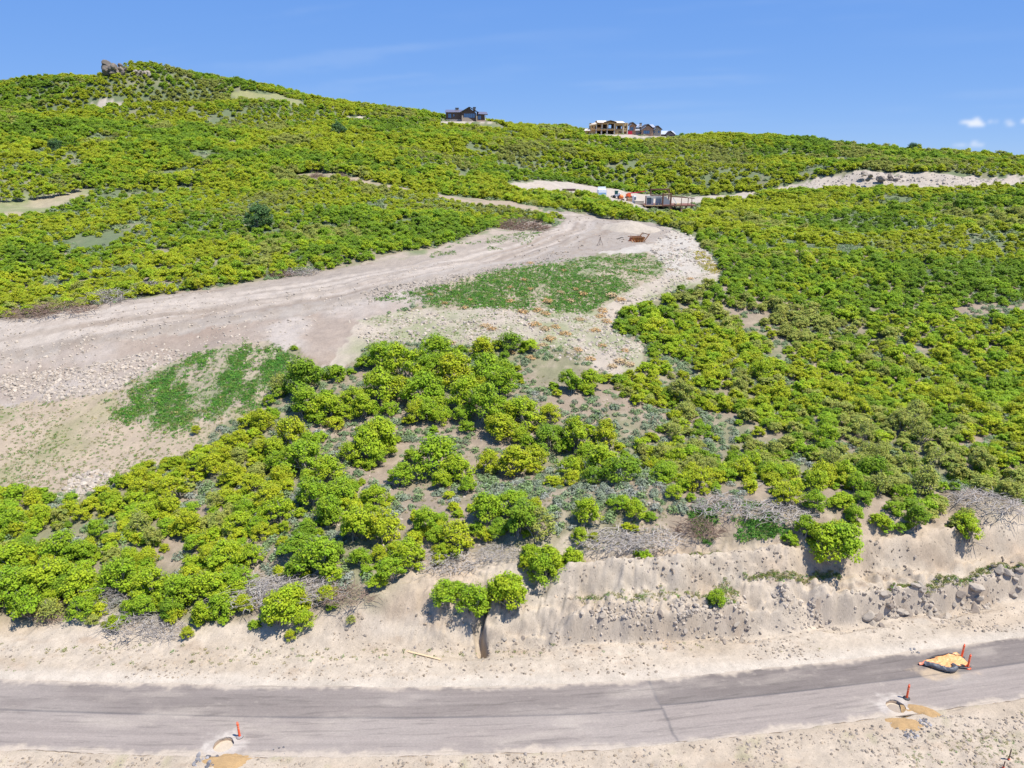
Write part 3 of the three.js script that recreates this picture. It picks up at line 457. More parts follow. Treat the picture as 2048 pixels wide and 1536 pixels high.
{
  const R = rng(77);
  const clear = (x, z, r) => {
    const u = zFar(x) - z; if (z - zNear(x) > -7) return false;
    const cutTo = mix(mix(4.9, 11.4, smooth(-14, -2, x)), 8.6, smooth(14, 20, x)) + (fbm(x * 0.2, 9, 2, 101) - 0.5) * 2.0; if (u < cutTo + r * 0.3) return false;
    const d = Math.hypot(x, z), k = Math.min(1, 0.3 + 60 / d);
    for (const s of [[0, 0], [r * 0.7 * k, 0], [-r * 0.7 * k, 0], [0, r * 0.9 * k], [0, -r * 0.6 * k]]) if (inAny(BARE, x + s[0], z + s[1])) return false;
    return true;
  };
  for (let d = 50, row = 0; d < 700; row++) {
    const s = d < 150 ? 1.9 : d < 300 ? mix(1.9, 2.7, (d - 150) / 150) : mix(2.7, 3.4, (d - 300) / 320);
    for (let a = -0.82 + (row % 2) * s / d / 2; a < 0.82; a += s / d) {
      const dd = d + (R() - 0.5) * s * 0.8, aa = a + (R() - 0.5) * s / d * 0.8, x = dd * Math.sin(aa), z = -dd * Math.cos(aa), first = s * (0.46 + R() * R() * 0.52); let r = first;
      const q = R(), w = R();
      if (LOT(x, z)) continue;
      const dens = fbm(x * 0.055, z * 0.055, 3, 111), fine = fbm(x * 0.16 + 5, z * 0.16, 2, 112);
      r *= d > 170 ? mix(d > 420 ? 0.9 : 0.75, 1.25, smooth(0.3, 0.7, fbm(x * 0.02 + 70, z * 0.02, 3, 117))) : 1;
      const need = x < -8 && d < 90 ? 0.08 : x > 8 && d < 120 ? 0.28 : d < 170 ? 0.35 : d > 420 ? 0.33 : 0.39;
      if (dens * 0.55 + fine * 0.45 < need && q > 0.15) continue;
      if (GAPS.some(([gx, gz, gr]) => Math.hypot(x - gx, (z - gz) * 0.62) < gr + r * 0.35)) continue;
      if (!clear(x, z, r) || KEEP(x, z) || FRONT.some((f) => f(x, z)) || (d > 400 && PADS.some((p) => padDist(p, x, z) < (z < p.z ? 5 : 13)))) continue;
      const yel = fbm(x * 0.03 + 40, z * 0.03, 3, 113) + (w - 0.5) * 0.34 + (d > 170 ? 0.06 : x < -8 && d < 95 ? -0.11 : 0), gr = fbm(x * 0.045 + 9, z * 0.045, 3, 114) + (q - 0.5) * 0.22;
      const tone = gr > (d > 170 ? 0.66 : 0.61) ? 3 : yel > 0.56 ? 1 : yel > 0.47 ? 0 : yel > 0.36 ? 4 : 2;
      const zone = d > 170 ? 'far' : x < -6 && z > -100 && zFar(x) - z < 48 && !AREA.fill(x, z) && d < 95 ? 'left' : x > 0 ? 'right' : 'upper';
      shrubs.push({ x, z, r: Math.min(r, 2.4), tone, zone });
    }
    d += s * 0.84;
  }
  // smaller shrubs that close the ranks in the near thickets
  for (let d = 50; d < 118; d += 1.35) for (let a = -0.80; a < 0.80; a += 1.6 / d) {
    const dd = d + (R() - 0.5) * 1.3, aa = a + (R() - 0.5) * 1.4 / d, x = dd * Math.sin(aa), z = -dd * Math.cos(aa), r = 0.55 + R() * R() * 0.75, q = R(), w = R();
    if (LOT(x, z) ? fbm(x * 0.2 + 3, z * 0.2, 2, 119) < 0.60 || q > 0.55 : q > (x < 0 ? 0.85 : 0.68) || fbm(x * 0.16 + 5, z * 0.16, 2, 112) < 0.27) continue;
    if (!LOT(x, z) && GAPS.some(([gx, gz, gr]) => Math.hypot(x - gx, (z - gz) * 0.62) < gr * 0.8)) continue;
    if (!clear(x, z, r)) continue;
    const yel = fbm(x * 0.03 + 40, z * 0.03, 3, 113) + (w - 0.5) * 0.34 - (x < -8 ? 0.11 : 0);
    shrubs.push({ x, z, r, tone: q < 0.06 ? 3 : yel > 0.56 ? 1 : yel > 0.47 ? 0 : yel > 0.36 ? 4 : 2, zone: 'near' });
  }
  // the taller edge of the wood above the graded bench, its bare stems showing
  for (let i = 0; i + 1 < HEDGE.length; i++) {
    const a = at(...HEDGE[i]), b = at(...HEDGE[i + 1]); const n = Math.hypot(b[0] - a[0], b[1] - a[1]) / 1.7;
    for (let k = 0; k < n; k++) { const t = (k + R() * 0.7) / n, back = R() * 4; shrubs.push({ x: mix(a[0], b[0], t) + (R() - 0.5), z: mix(a[1], b[1], t) - back, r: 1.5 + R() * 0.7, tone: R() < 0.6 ? 0 : R() < 0.5 ? 1 : 4, zone: 'hedge' }); }
  }
  for (const [px, py, r, tone] of [[25, 1165, 2.2, 4], [95, 1150, 2.1, 0], [55, 1205, 1.7, 4], [165, 1165, 1.9, 0], [165, 1215, 1.3, 4], [235, 1150, 1.9, 4], [300, 1160, 1.7, 0], [355, 1175, 1.8, 4], [415, 1165, 1.9, 0], [440, 1205, 1.4, 4], [400, 1225, 1.1, 0], [340, 1215, 1.2, 2], [285, 1205, 1.3, 4], [225, 1245, 0.8, 0], [20, 1110, 2.2, 0], [120, 1100, 1.9, 4], [445, 1110, 1.8, 0], [470, 1150, 1.6, 4], [560, 1215, 1.7, 0], [1085, 1130, 1.6, 4], [1020, 1175, 1.5, 0], [945, 1195, 1.6, 4]]) { const p = firm(px, py, r * 0.7); shrubs.push({ x: p[0], z: p[1], r, tone, zone: 'left' }); for (let k = 0; k < 3; k++) { const a = R() * 6.283; shrubs.push({ x: p[0] + Math.cos(a) * r * 0.9, z: p[1] - Math.abs(Math.sin(a)) * r * 0.9, r: r * (0.35 + R() * 0.3), tone: R() < 0.5 ? tone : 1, zone: 'left' }); } }
  // single shrubs one can point to
  const one = (px, py, r, tone, label, lift = 0.6) => { const p = firm(px, py, r * lift); shrubs.push({ x: p[0], z: p[1], r, tone, zone: 'single', label }); };
  one(518, 440, 3.9, 5, 'large round dark blue-green shrub amid lime oak scrub above the dirt road');
  one(1082, 434, 1.9, 4, 'lone upright green shrub beside the brown brush pile at the dirt road bend');
  one(560, 775, 1.7, 3, 'olive shrub alone at the corner of the emerald grass patch on the fill slope');
  one(390, 860, 0.7, 1, 'small yellow-green shrub on the speckled grass slope, with stones below it');
  one(1655, 1085, 2.2, 0, 'lime oak shrub overhanging the lip of the pale cut bank');
  one(1690, 1078, 2.4, 4, 'bright oak shrub at the head of the cut bank beside its overhanging neighbour');
  one(1935, 1060, 1.6, 0, 'green oak shrub alone near dead sticks at the top of the terraced bank');
  one(1435, 1195, 0.9, 4, 'low green bush on the narrow terrace of the cut bank');
  one(375, 1268, 0.6, 1, 'small yellow-green shrub on the dirt verge below the thicket');
  one(580, 1268, 0.55, 1, 'small yellow shrub at the foot of the bank near the pale plank');
  one(700, 1240, 0.5, 3, 'small dusty shrub halfway up the bare dirt bank');
  one(1212, 252, 2.3, 5, 'dark shrub on the skyline between the two hilltop houses'); one(1650, 274, 2.6, 5, 'dark round shrub on the skyline above the far road cut');
  one(1826, 290, 3.4, 5, 'tall dark shrub breaking the skyline at the low end of the ridge'); one(1692, 281, 1.8, 5, 'small dark shrub on the skyline between two larger dark ones'); one(1955, 303, 2.4, 2, 'deep green shrub on the low skyline near the ridge end'); one(1880, 298, 2.2, 5, 'second dark shrub along the low end of the ridge');
  one(110, 292, 4.0, 5, 'dark green shrub patch on the hillside under the rocky summit'); one(140, 288, 3.4, 2, 'deep green shrub beside the dark patch under the rocky summit');
  one(676, 268, 4.2, 5, 'dark round shrub alone on the hillside below the dark house'); one(1430, 372, 3.2, 1, 'rounded yellow-green shrub at the edge of the far dirt track');
}
// where a small thing stands, told by the nearest thing that one can find
const MARKS = [[515, 1185, 'the wide grey brush heap of the lot'], [760, 1255, 'the bare dirt bank'], [962, 1255, 'the washed-out gully'], [1480, 1045, 'the weed patch'], [1655, 1090, 'the overhanging oak'], [1900, 1150, 'the grassy terrace'], [150, 975, 'the stone strip'], [420, 770, 'the emerald fill-slope grass'], [240, 1230, 'the brush heaps by the verge'], [250, 880, 'the speckled grass slope'], [1260, 700, 'the stony slope edge'], [1090, 665, 'the tumbleweed patch'], [1415, 530, 'the yellow weeds'], [1372, 758, 'the white-grey boulder'], [1900, 590, 'the boulder among the oaks'], [1510, 975, 'the forked dead branch'], [1975, 1005, 'the brush heap atop the bank'], [482, 1040, 'the lone bare-gap boulder'], [1210, 1250, 'the pale rock ledge'], [895, 1120, 'the brush behind the bank-edge oaks'], [640, 740, 'the top corner of the fill'], [1225, 1078, 'the brush heap above the ledge'], [1620, 760, 'the middle of the dense slope'], [1800, 880, 'the dip of the dense slope'], [880, 940, 'the big oak clump of the lot'], [700, 960, 'the sagebrush opening'], [60, 1225, 'the leaning dead trunk'], [1290, 560, 'the big orange tumbleweed'], [1250, 920, 'the sagebrush strip']].map(([a, b, t]) => [...firm(a, b), t]);
function beside(x, z) {
  let best = 1e9, m = MARKS[0]; for (const k of MARKS) { const d = Math.hypot(k[0] - x, k[1] - z); if (d < best) { best = d; m = k; } }
  const dz = m[1] - z, dx = Math.abs(x - m[0]), far = best < 4 ? 'just' : best < 9 ? 'close' : best < 18 ? 'well' : 'far';
  return `${far} ${dz > dx * 0.6 ? 'uphill of' : dz < -dx * 0.6 ? 'downhill of' : x < m[0] ? 'west of' : 'east of'} ${m[2]}`;
}
// keep what the photograph shows: drop the shrubs wholly behind a crest
{
  const bins = new Float32Array(1800).fill(-9), bin = (s) => clamp(Math.floor((Math.atan2(s.x, -s.z) + 0.9) * 1000), 0, 1799);
  for (const s of shrubs) { s.d = Math.hypot(s.x, s.z); s.y = land(s.x, s.z); }
  shrubs.sort((a, b) => a.d - b.d);
  const step = 4; let from = 50; const crest = (d) => { for (; from < d; from += step) for (let b = 0; b < 1800; b += 6) { const a = b / 1000 - 0.9, e = (landRaw(from * Math.sin(a), -from * Math.cos(a)) - EYE) / from; for (let k = b; k < b + 6; k++) if (e > bins[k]) bins[k] = e; } };
  for (const s of shrubs) { crest(s.d - 8); s.hidden = (s.y + s.r * 1.9 - EYE) / s.d < bins[bin(s)] - 0.001; s.px = 1024 + FOCAL * s.x / (-s.z * cp + (EYE - s.y) * sp); }
}
{
  const full = [0, 1, 2, 3, 4, 5].map((i) => oakShrub(100 + i, 42, 88, 0.080, 1.2 + (i % 3) * 0.1)), lean = [6, 7].map((i) => oakShrub(100 + i, 38, 84, 0.080, 1.4, 0.5));
  const light = [0, 1, 2, 3].map((i) => { const s = oakShrub(200 + i, 26, 84, 0.108, 1.15); return mergeGeometries([s.crown]); });
  const tall = [0, 1].map((i) => oakShrub(300 + i, 24, 80, 0.108, 1.7));
  const inView = shrubs.filter((s) => !s.hidden && s.px > -40 && s.px < 2090 && s.zone !== 'hedge');
  inView.sort((a, b) => (b.zone === 'single') - (a.zone === 'single') || b.r / b.d - a.r / a.d);
  const many = new Set(inView.slice(0, 300));
  const R = rng(9), src = new Map(); let k = 0;
  for (const s of many) {
    const shape = s.tone === 3 && R() < 0.7 ? lean[k % 2] : full[k % 6], key = `${shape.crown.uuid}${s.tone}`; k++;
    const label = s.label ?? `${s.r < 1.15 ? 'small' : s.r > 2 ? 'broad' : s.r > 1.5 ? 'rounded' : 'mid-sized'} ${TONES[s.tone][0]} oak shrub ${beside(s.x, s.z)}`, group = s.label ? undefined : `oak shrubs ${beside(s.x, s.z)}`;
    let o;
    if (!src.has(key)) { o = thing('oak_shrub', label, 'shrub', [0, 0, 0], 0, group); part(o, 'crown', shape.crown, toneMats[s.tone]); part(o, 'stem', shape.stem, barkMat); src.set(key, o); }
    else o = copyOf(src.get(key), 'oak_shrub', label, group);
    o.position.set(s.x, s.y, s.z); o.rotation.y = R() * 6.283; const w = 0.85 + R() * 0.4; o.scale.set(s.r * w, s.r * (0.85 + R() * 0.3), s.r / w);
  }
  // everything smaller: scrub that reads as one mass, in four shapes
  const rest = shrubs.filter((s) => !many.has(s) && !s.hidden && s.px > -160 && s.px < 2210), sets = [[], [], [], []], edge = [[], []];
  rest.forEach((s, i) => (s.zone === 'hedge' ? edge[i % 2] : sets[i % 4]).push(s));
  const m4 = new THREE.Matrix4(), q = new THREE.Quaternion(), e = new THREE.Euler(), c = new THREE.Color();
  const fillMesh = (mesh, list) => list.forEach((s, i) => {
    q.setFromEuler(e.set((R() - 0.5) * 0.2, R() * 6.283, (R() - 0.5) * 0.2)); const v = 0.88 + R() * 0.28;
    m4.compose(V(s.x, s.y - 0.1, s.z), q, V(s.r * 1.06, s.r * (0.85 + R() * 0.35), s.r * 1.06)); mesh.setMatrixAt(i, m4); const t = TONES[s.tone][1]; mesh.setColorAt(i, c.setRGB(t[0] * v, t[1] * v, t[2] * v));
  });
  const white = leafMat([1, 1, 1]);
  sets.forEach((list, i) => fillMesh(stuff('oak_scrub', light[i], white, list.length, 'oak scrub covering the hills as one mass'), list));
  edge.forEach((list, i) => { fillMesh(stuff('oak_scrub', tall[i].crown, white, list.length, 'line of taller oak scrub along the graded bench'), list); const st = stuff('bare_stems', tall[i].stem, barkMat, list.length, 'bare stems under the line of taller scrub'); list.forEach((s, j) => { m4.compose(V(s.x, s.y - 0.1, s.z), q.identity(), V(s.r, s.r, s.r)); st.setMatrixAt(j, m4); }); });
}
// ───────────── low cover: sagebrush, grass, dry weeds, stones, cut brush ─────────────
function inPixels(poly, n, seed, keep = () => true) {     // n places on the land inside an outline of the photograph
  const R = rng(seed), xs = poly.map((p) => p[0]), ys = poly.map((p) => p[1]), x0 = Math.min(...xs), x1 = Math.max(...xs), y0 = Math.min(...ys), y1 = Math.max(...ys), out = [];
  for (let k = 0; out.length < n && k < n * 12; k++) {
    const px = x0 + R() * (x1 - x0), py = y0 + R() * (y1 - y0); let inside = false;
    for (let i = 0, j = poly.length - 1; i < poly.length; j = i++) if ((poly[i][1] > py) !== (poly[j][1] > py) && px < (poly[j][0] - poly[i][0]) * (py - poly[i][1]) / (poly[j][1] - poly[i][1]) + poly[i][0]) inside = !inside;
    if (!inside) continue; const p = at(px, py); if (p && keep(p[0], p[1], px, py, R)) out.push(p);
  }
  return out;
}
function rim(poly, px, py) { let best = 1e9; for (let i = 0, j = poly.length - 1; i < poly.length; j = i++) { const ax = poly[j][0], ay = poly[j][1], bx = poly[i][0] - ax, by = poly[i][1] - ay, t = clamp(((px - ax) * bx + (py - ay) * by) / (bx * bx + by * by)); best = Math.min(best, Math.hypot(px - ax - bx * t, (py - ay - by * t) * 1.6)); } return best; }
function scatter(name, geos, material, spots, label, seed, size, color, flat = 1, sink = 0.1) {
  const R = rng(seed), m4 = new THREE.Matrix4(), q = new THREE.Quaternion(), e = new THREE.Euler(), c = new THREE.Color();
  geos.forEach((g, k) => {
    const list = spots.filter((_, i) => i % geos.length === k), mesh = stuff(name, g, material, list.length, label);
    list.forEach(([x, z], i) => {
      const s = size(R, x, z); q.setFromEuler(flat < 1 ? e.set(R() * 6.28, R() * 6.28, R() * 6.28) : e.set((R() - 0.5) * 0.4, R() * 6.283, (R() - 0.5) * 0.4));
      m4.compose(V(x, land(x, z) - s * sink, z), q, V(s, s * (0.75 + R() * 0.5), s)); mesh.setMatrixAt(i, m4); const t = color(R, x, z); mesh.setColorAt(i, c.setRGB(...t));
    });
  });
}
function tuftGeo(seed, n, spread, h, w) {
  const R = rng(seed), list = [];
  for (let i = 0; i < n; i++) { const th = R() * 6.283, f = Math.sqrt(R()) * spread, t = 0.7 + R() * 0.6; list.push([Math.cos(th) * f, h * (0.15 + R() * 0.6), Math.sin(th) * f, Math.cos(th) * 0.7 + R() - 0.5, 0.35 + R() * 0.6, Math.sin(th) * 0.7 + R() - 0.5, w * (0.7 + R() * 0.7), [t, t, t]]); }
  return cards(list, seed + 3);
}
function domeGeo(seed, n, w, h) {      // a small round bush one metre in radius
  const R = rng(seed), list = [];
  for (let i = 0; i < n; i++) { const th = R() * 6.283, u = R(), s = Math.sqrt(1 - u * u), f = 0.55 + R() * 0.5, t = 0.65 + R() * 0.6; list.push([Math.cos(th) * s * f, u * f * h + 0.05, Math.sin(th) * s * f, Math.cos(th) * s + (R() - 0.5) * 1.2, u + 0.4 + (R() - 0.5), Math.sin(th) * s + (R() - 0.5) * 1.2, w * (0.6 + R() * 0.8), [t, t, t]]); }
  return cards(list, seed + 5);
}
function rockGeo(seed, detail = 1, rough = 0.34) {
  const g = mergeVertices(new THREE.IcosahedronGeometry(1, detail).deleteAttribute('normal').deleteAttribute('uv')), p = g.attributes.position, R = rng(seed), cuts = Array.from({ length: 9 }, () => [V(R() * 2 - 1, R() * 2 - 1, R() * 2 - 1).normalize(), 0.55 + R() * 0.3]), v = new THREE.Vector3();
  for (let i = 0; i < p.count; i++) { v.fromBufferAttribute(p, i); for (const [n, d] of cuts) { const k = v.dot(n); if (k > d) v.addScaledVector(n, d - k); } v.multiplyScalar(1 + (R() - 0.5) * rough * 0.5); p.setXYZ(i, v.x * 1.15, v.y * 0.82, v.z); }
  const f = g.toNonIndexed(); f.computeVertexNormals(); f.setAttribute('uv', new THREE.BufferAttribute(new Float32Array(f.attributes.position.count * 2).map((_, i) => f.attributes.position.array[(i >> 1) * 3 + (i & 1)] * 0.4), 2)); return f;
}
const stoneGeos = [rockGeo(1, 0), rockGeo(2, 0), rockGeo(3, 1)], bigRocks = [rockGeo(11, 2, 0.2), rockGeo(12, 2, 0.25), rockGeo(13, 2, 0.2), rockGeo(14, 1, 0.3)];
const stoneMat = new THREE.MeshStandardMaterial({ color: 0xffffff, roughness: 0.95, map: grainTex });
const weedMat = leafMat([1, 1, 1]);

// sagebrush
{
  const R = rng(31), sageGeos = [domeGeo(41, 120, 0.30, 0.8), domeGeo(42, 120, 0.30, 0.95), domeGeo(43, 100, 0.34, 0.7)], all = [];
  const near = shrubs.filter((s) => s.d < 190), grid = new Map(); for (const s of near) { const k = `${Math.floor(s.x / 6)},${Math.floor(s.z / 6)}`; (grid.get(k) ?? grid.set(k, []).get(k)).push(s); }
  const under = (x, z) => { for (let i = -1; i <= 1; i++) for (let j = -1; j <= 1; j++) for (const s of grid.get(`${Math.floor(x / 6) + i},${Math.floor(z / 6) + j}`) ?? []) if (Math.hypot(x - s.x, z - s.z) < s.r * 0.8) return true; return false; };
  for (let d = 49; d < 185; d += 0.62) for (let a = -0.78; a < 0.78; a += 0.95 / d) {
    const x = (d + R()) * Math.sin(a + R() * 0.9 / d), z = -(d + R()) * Math.cos(a + R() * 0.9 / d), u = zFar(x) - z, q = R();
    if (u < mix(7.2, 12.5, smooth(-16, -2, x)) || inAny(BARE, x, z) || under(x, z)) continue;
    if (fbm(x * 0.16, z * 0.16, 3, 130) + (q - 0.5) * 0.25 < (LOT(x, z) ? 0.39 : 0.47)) continue;
    all.push({ x, z, r: 0.28 + R() * 0.38, d });
  }
  all.sort((a, b) => b.r / b.d - a.r / a.d);
  const mats = [[0.29, 0.34, 0.23], [0.24, 0.33, 0.13], [0.33, 0.35, 0.28]].map(leafMat), words = ['grey-green', 'leafy green', 'silvery'], src = [];
  all.slice(0, 290).forEach((s, i) => {
    const k = Math.floor(R() * 3), place = LOT(s.x, s.z) ? 'between the oak clumps of the open lot slope' : s.x > 0 ? 'in a gap of the dense slope above the terraced bank' : 'among the thicket above the dirt verge', label = `${words[k]} sagebrush bush ${beside(s.x, s.z)}`, group = `sagebrush ${beside(s.x, s.z)}`;
    let o; if (!src[k]) o = src[k] = single('sagebrush', sageGeos[k], mats[k], label, 'sagebrush', [0, 0, 0], 0, group); else o = copyOf(src[k], 'sagebrush', label, group);
    o.position.set(s.x, land(s.x, s.z) - 0.04, s.z); o.rotation.y = R() * 6.28; o.scale.setScalar(s.r);
  });
  const rest = all.slice(290).map((s) => [s.x, s.z, s.r]); let i = 0;
  scatter('sagebrush_cover', sageGeos, weedMat, rest, 'grey-green sagebrush ground cover between the oaks', 32, () => 0.26 + R() * 0.36, (Q) => { const t = Q(), v = 0.85 + Q() * 0.3; return mix3([0.29, 0.34, 0.22], [0.22, 0.33, 0.12], t).map((c) => c * v); });
  const far = []; for (let k = 0; k < 9000; k++) { const d = 185 * Math.pow(560 / 185, R()), a = (R() - 0.5) * 1.5, x = d * Math.sin(a), z = -d * Math.cos(a); if (!inAny(BARE, x, z)) far.push([x, z]); }
  scatter('sagebrush_cover', [domeGeo(44, 60, 0.42, 0.7)], weedMat, far, 'grey-green low brush on the far hills', 33, (Q) => 0.7 + Q() * 0.9, (Q) => mix3([0.27, 0.33, 0.19], [0.24, 0.32, 0.09], Q()));
}
// grass and weeds
{
  const tufts = [tuftGeo(51, 30, 0.85, 0.95, 0.30), tuftGeo(52, 26, 0.95, 0.7, 0.34)];
  const GR = [[715, 604], [800, 585], [860, 572], [1000, 536], [1100, 520], [1220, 506], [1290, 503], [1335, 530], [1330, 552], [1240, 590], [1180, 628], [1050, 625], [850, 612]];
  const GF = [[190, 800], [280, 742], [390, 694], [490, 672], [545, 680], [610, 706], [605, 770], [560, 810], [480, 840], [420, 866], [320, 878], [220, 850]];
  const SP = [[0, 812], [230, 785], [420, 835], [540, 780], [545, 810], [440, 850], [400, 900], [300, 930], [190, 990], [60, 985], [0, 985]];
  const emerald = (Q) => { const t = Q(), v = 0.8 + Q() * 0.4; return mix3([0.085, 0.255, 0.034], [0.20, 0.33, 0.045], t * t).map((c) => c * v); };
  const straw = (Q) => mix3([0.16, 0.22, 0.05], [0.36, 0.31, 0.12], Q());
  const spots = [
    ...inPixels(GR, 13500, 61, (x, z, px, py, R) => R() < (0.22 + smooth(0.30, 0.58, fbm(x * 0.22, z * 0.22, 4, 140))) * smooth(0, 16, rim(GR, px, py) + (R() - 0.5) * 14)),
    ...inPixels(GF, 7500, 62, (x, z, px, py, R) => R() < (0.10 + smooth(0.36, 0.62, fbm(x * 0.42, z * 0.24, 4, 141))) * smooth(0, 60, rim(GF, px, py) + (R() - 0.5) * 24) * (1 - 0.5 * smooth(760, 850, py))),
    ...inPixels([[860, 505], [900, 490], [1000, 470], [1085, 462], [1060, 485], [960, 500], [860, 522]], 520, 65, (x, z) => fbm(x * 0.3, z * 0.3, 2, 142) > 0.5),
    ...inPixels([[1375, 1030], [1450, 1000], [1560, 1010], [1590, 1050], [1560, 1075], [1470, 1080], [1400, 1090]], 900, 66, (x, z, px, py, R) => fbm(x * 0.5, z * 0.5, 2, 143) + (R() - 0.5) * 0.3 > 0.45),
  ];
  scatter('grass', tufts, weedMat, spots, 'emerald grass growing in patches on the fill slopes', 67, (R, x, z) => 0.15 + R() * R() * R() * 0.55, (R) => R() < 0.1 ? straw(R) : emerald(R));
  const thin = [
    ...inPixels(SP, 2300, 63, (x, z, px, py, R) => fbm(x * 0.35, z * 0.2, 3, 144) + (R() - 0.5) * 0.5 > 0.42),
    ...inPixels([[690, 640], [900, 610], [1180, 628], [1230, 650], [1290, 690], [1250, 750], [1060, 690], [740, 690]], 1500, 64, (x, z, px, py, R) => fbm(x * 0.4, z * 0.4, 2, 145) + (R() - 0.5) * 0.3 > 0.5),
    ...inPixels([[1480, 1160], [1600, 1140], [1680, 1136], [1680, 1150], [1600, 1158], [1500, 1172]], 420, 68), ...inPixels([[1765, 1180], [1850, 1166], [1950, 1140], [2048, 1110], [2048, 1136], [1950, 1160], [1850, 1182], [1790, 1188]], 900, 69), ...inPixels([[1405, 1190], [1450, 1168], [1478, 1190], [1470, 1212], [1420, 1215]], 260, 70),
    ...inPixels([[1290, 500], [1395, 500], [1430, 545], [1330, 595], [1240, 600], [1330, 550]], 420, 79, (x, z) => fbm(x * 0.3, z * 0.3, 2, 148) > 0.45),
    ...inPixels([[1370, 1118], [1440, 1105], [1440, 1122], [1380, 1136]], 160, 75), ...inPixels([[1150, 1205], [1400, 1180], [1400, 1200], [1150, 1222]], 240, 76),
    ...inPixels([[1720, 1536], [2048, 1420], [2048, 1536]], 170, 71, (x, z) => fbm(x * 0.6, z * 0.6, 3, 72) > 0.55), ...inPixels([[500, 1100], [1350, 1100], [1250, 700], [620, 760]], 1500, 72, (x, z, px, py, R) => fbm(x * 0.3, z * 0.3, 2, 146) + (R() - 0.5) * 0.3 > 0.5),
    ...inPixels([[0, 1285], [420, 1290], [1000, 1300], [1400, 1290], [1700, 1300], [0, 1345]], 140, 77),
  ];
  scatter('grass', tufts, weedMat, thin, 'thin yellow-green weeds and grass on bare dirt', 73, (R, x, z) => z - zNear(x) > -8 ? 0.05 + R() * 0.08 : 0.08 + R() * 0.15, (R, x, z) => R() < (zFar(x) - z < 14 ? 0.18 : 0.5) ? emerald(R) : straw(R));
  scatter('grass', [tufts[0]], weedMat, inPixels([[1385, 505], [1410, 505], [1440, 545], [1425, 552], [1395, 530]], 140, 74), 'yellow flowering weeds at the edge of the spoil slope', 78, (R) => 0.25 + R() * 0.3, (R) => mix3([0.52, 0.42, 0.03], [0.35, 0.34, 0.06], R()));
}
// dry tumbleweeds, one by one
{
  const R = rng(81), g = [domeGeo(82, 150, 0.24, 0.75), domeGeo(83, 150, 0.26, 0.65)], mats = [leafMat([0.60, 0.39, 0.17]), leafMat([0.58, 0.43, 0.24])], words = ['orange', 'straw-coloured'], src = [];
  const spots = [[1222, 592, 1.1], [1240, 600, 0.9], [1165, 590, 0.9], [1140, 602, 0.8], [1095, 606, 1.0], [1128, 542, 0.6], [1060, 528, 0.7], [1080, 531, 0.5], [1048, 560, 0.6], [1060, 580, 0.6], [1150, 580, 0.6], [1020, 602, 0.7], [985, 600, 0.6], [1045, 625, 0.9], [1075, 622, 0.8], [1090, 628, 0.7], [930, 615, 0.6], [1238, 528, 0.5], [1270, 540, 0.5], [1340, 540, 0.6], [1380, 560, 0.6], [1205, 622, 0.9], [1200, 632, 0.8], [1212, 642, 0.8], [1190, 660, 0.8], [970, 652, 0.8], [985, 660, 0.7], [1070, 652, 0.9], [1090, 660, 0.9], [1110, 655, 0.7], [1130, 668, 0.8], [1100, 678, 0.9], [1160, 640, 0.7], [1085, 690, 0.7], [900, 688, 0.8], [1240, 725, 0.9], [1260, 730, 0.7], [1225, 735, 0.7], [1155, 700, 0.6], [1020, 706, 0.7], [1060, 716, 0.7], [1180, 720, 0.7], [1205, 690, 0.6], [940, 600, 0.5], [890, 606, 0.5], [1120, 585, 0.6], [1175, 565, 0.5], [1020, 575, 0.5], [860, 590, 0.5], [1250, 700, 0.6]];
  spots.forEach(([px, py, r], i) => {
    const k = R() < 0.6 ? 0 : 1, grass = AREA.grassRoad(...at(px, py));
    const label = `${r > 0.85 ? 'big' : r > 0.65 ? 'mid-sized' : 'small'} dry ${words[k]} tumbleweed ${grass ? 'in emerald grass' : 'among stones'}, ${beside(...at(px, py))}`, group = `tumbleweeds ${beside(...at(px, py))}`; let o;
    if (!src[k]) o = src[k] = single('tumbleweed', g[k], mats[k], label, 'tumbleweed', [0, 0, 0], 0, group); else o = copyOf(src[k], 'tumbleweed', label, group);
    o.position.set(...on(px, py)); o.rotation.y = R() * 6; o.scale.set(r * 1.25, r * 0.8, r);
    if (i === 0) o.userData = { label: 'largest orange tumbleweed of the slope, at the grass edge near the oaks', category: 'tumbleweed' };
  });
}
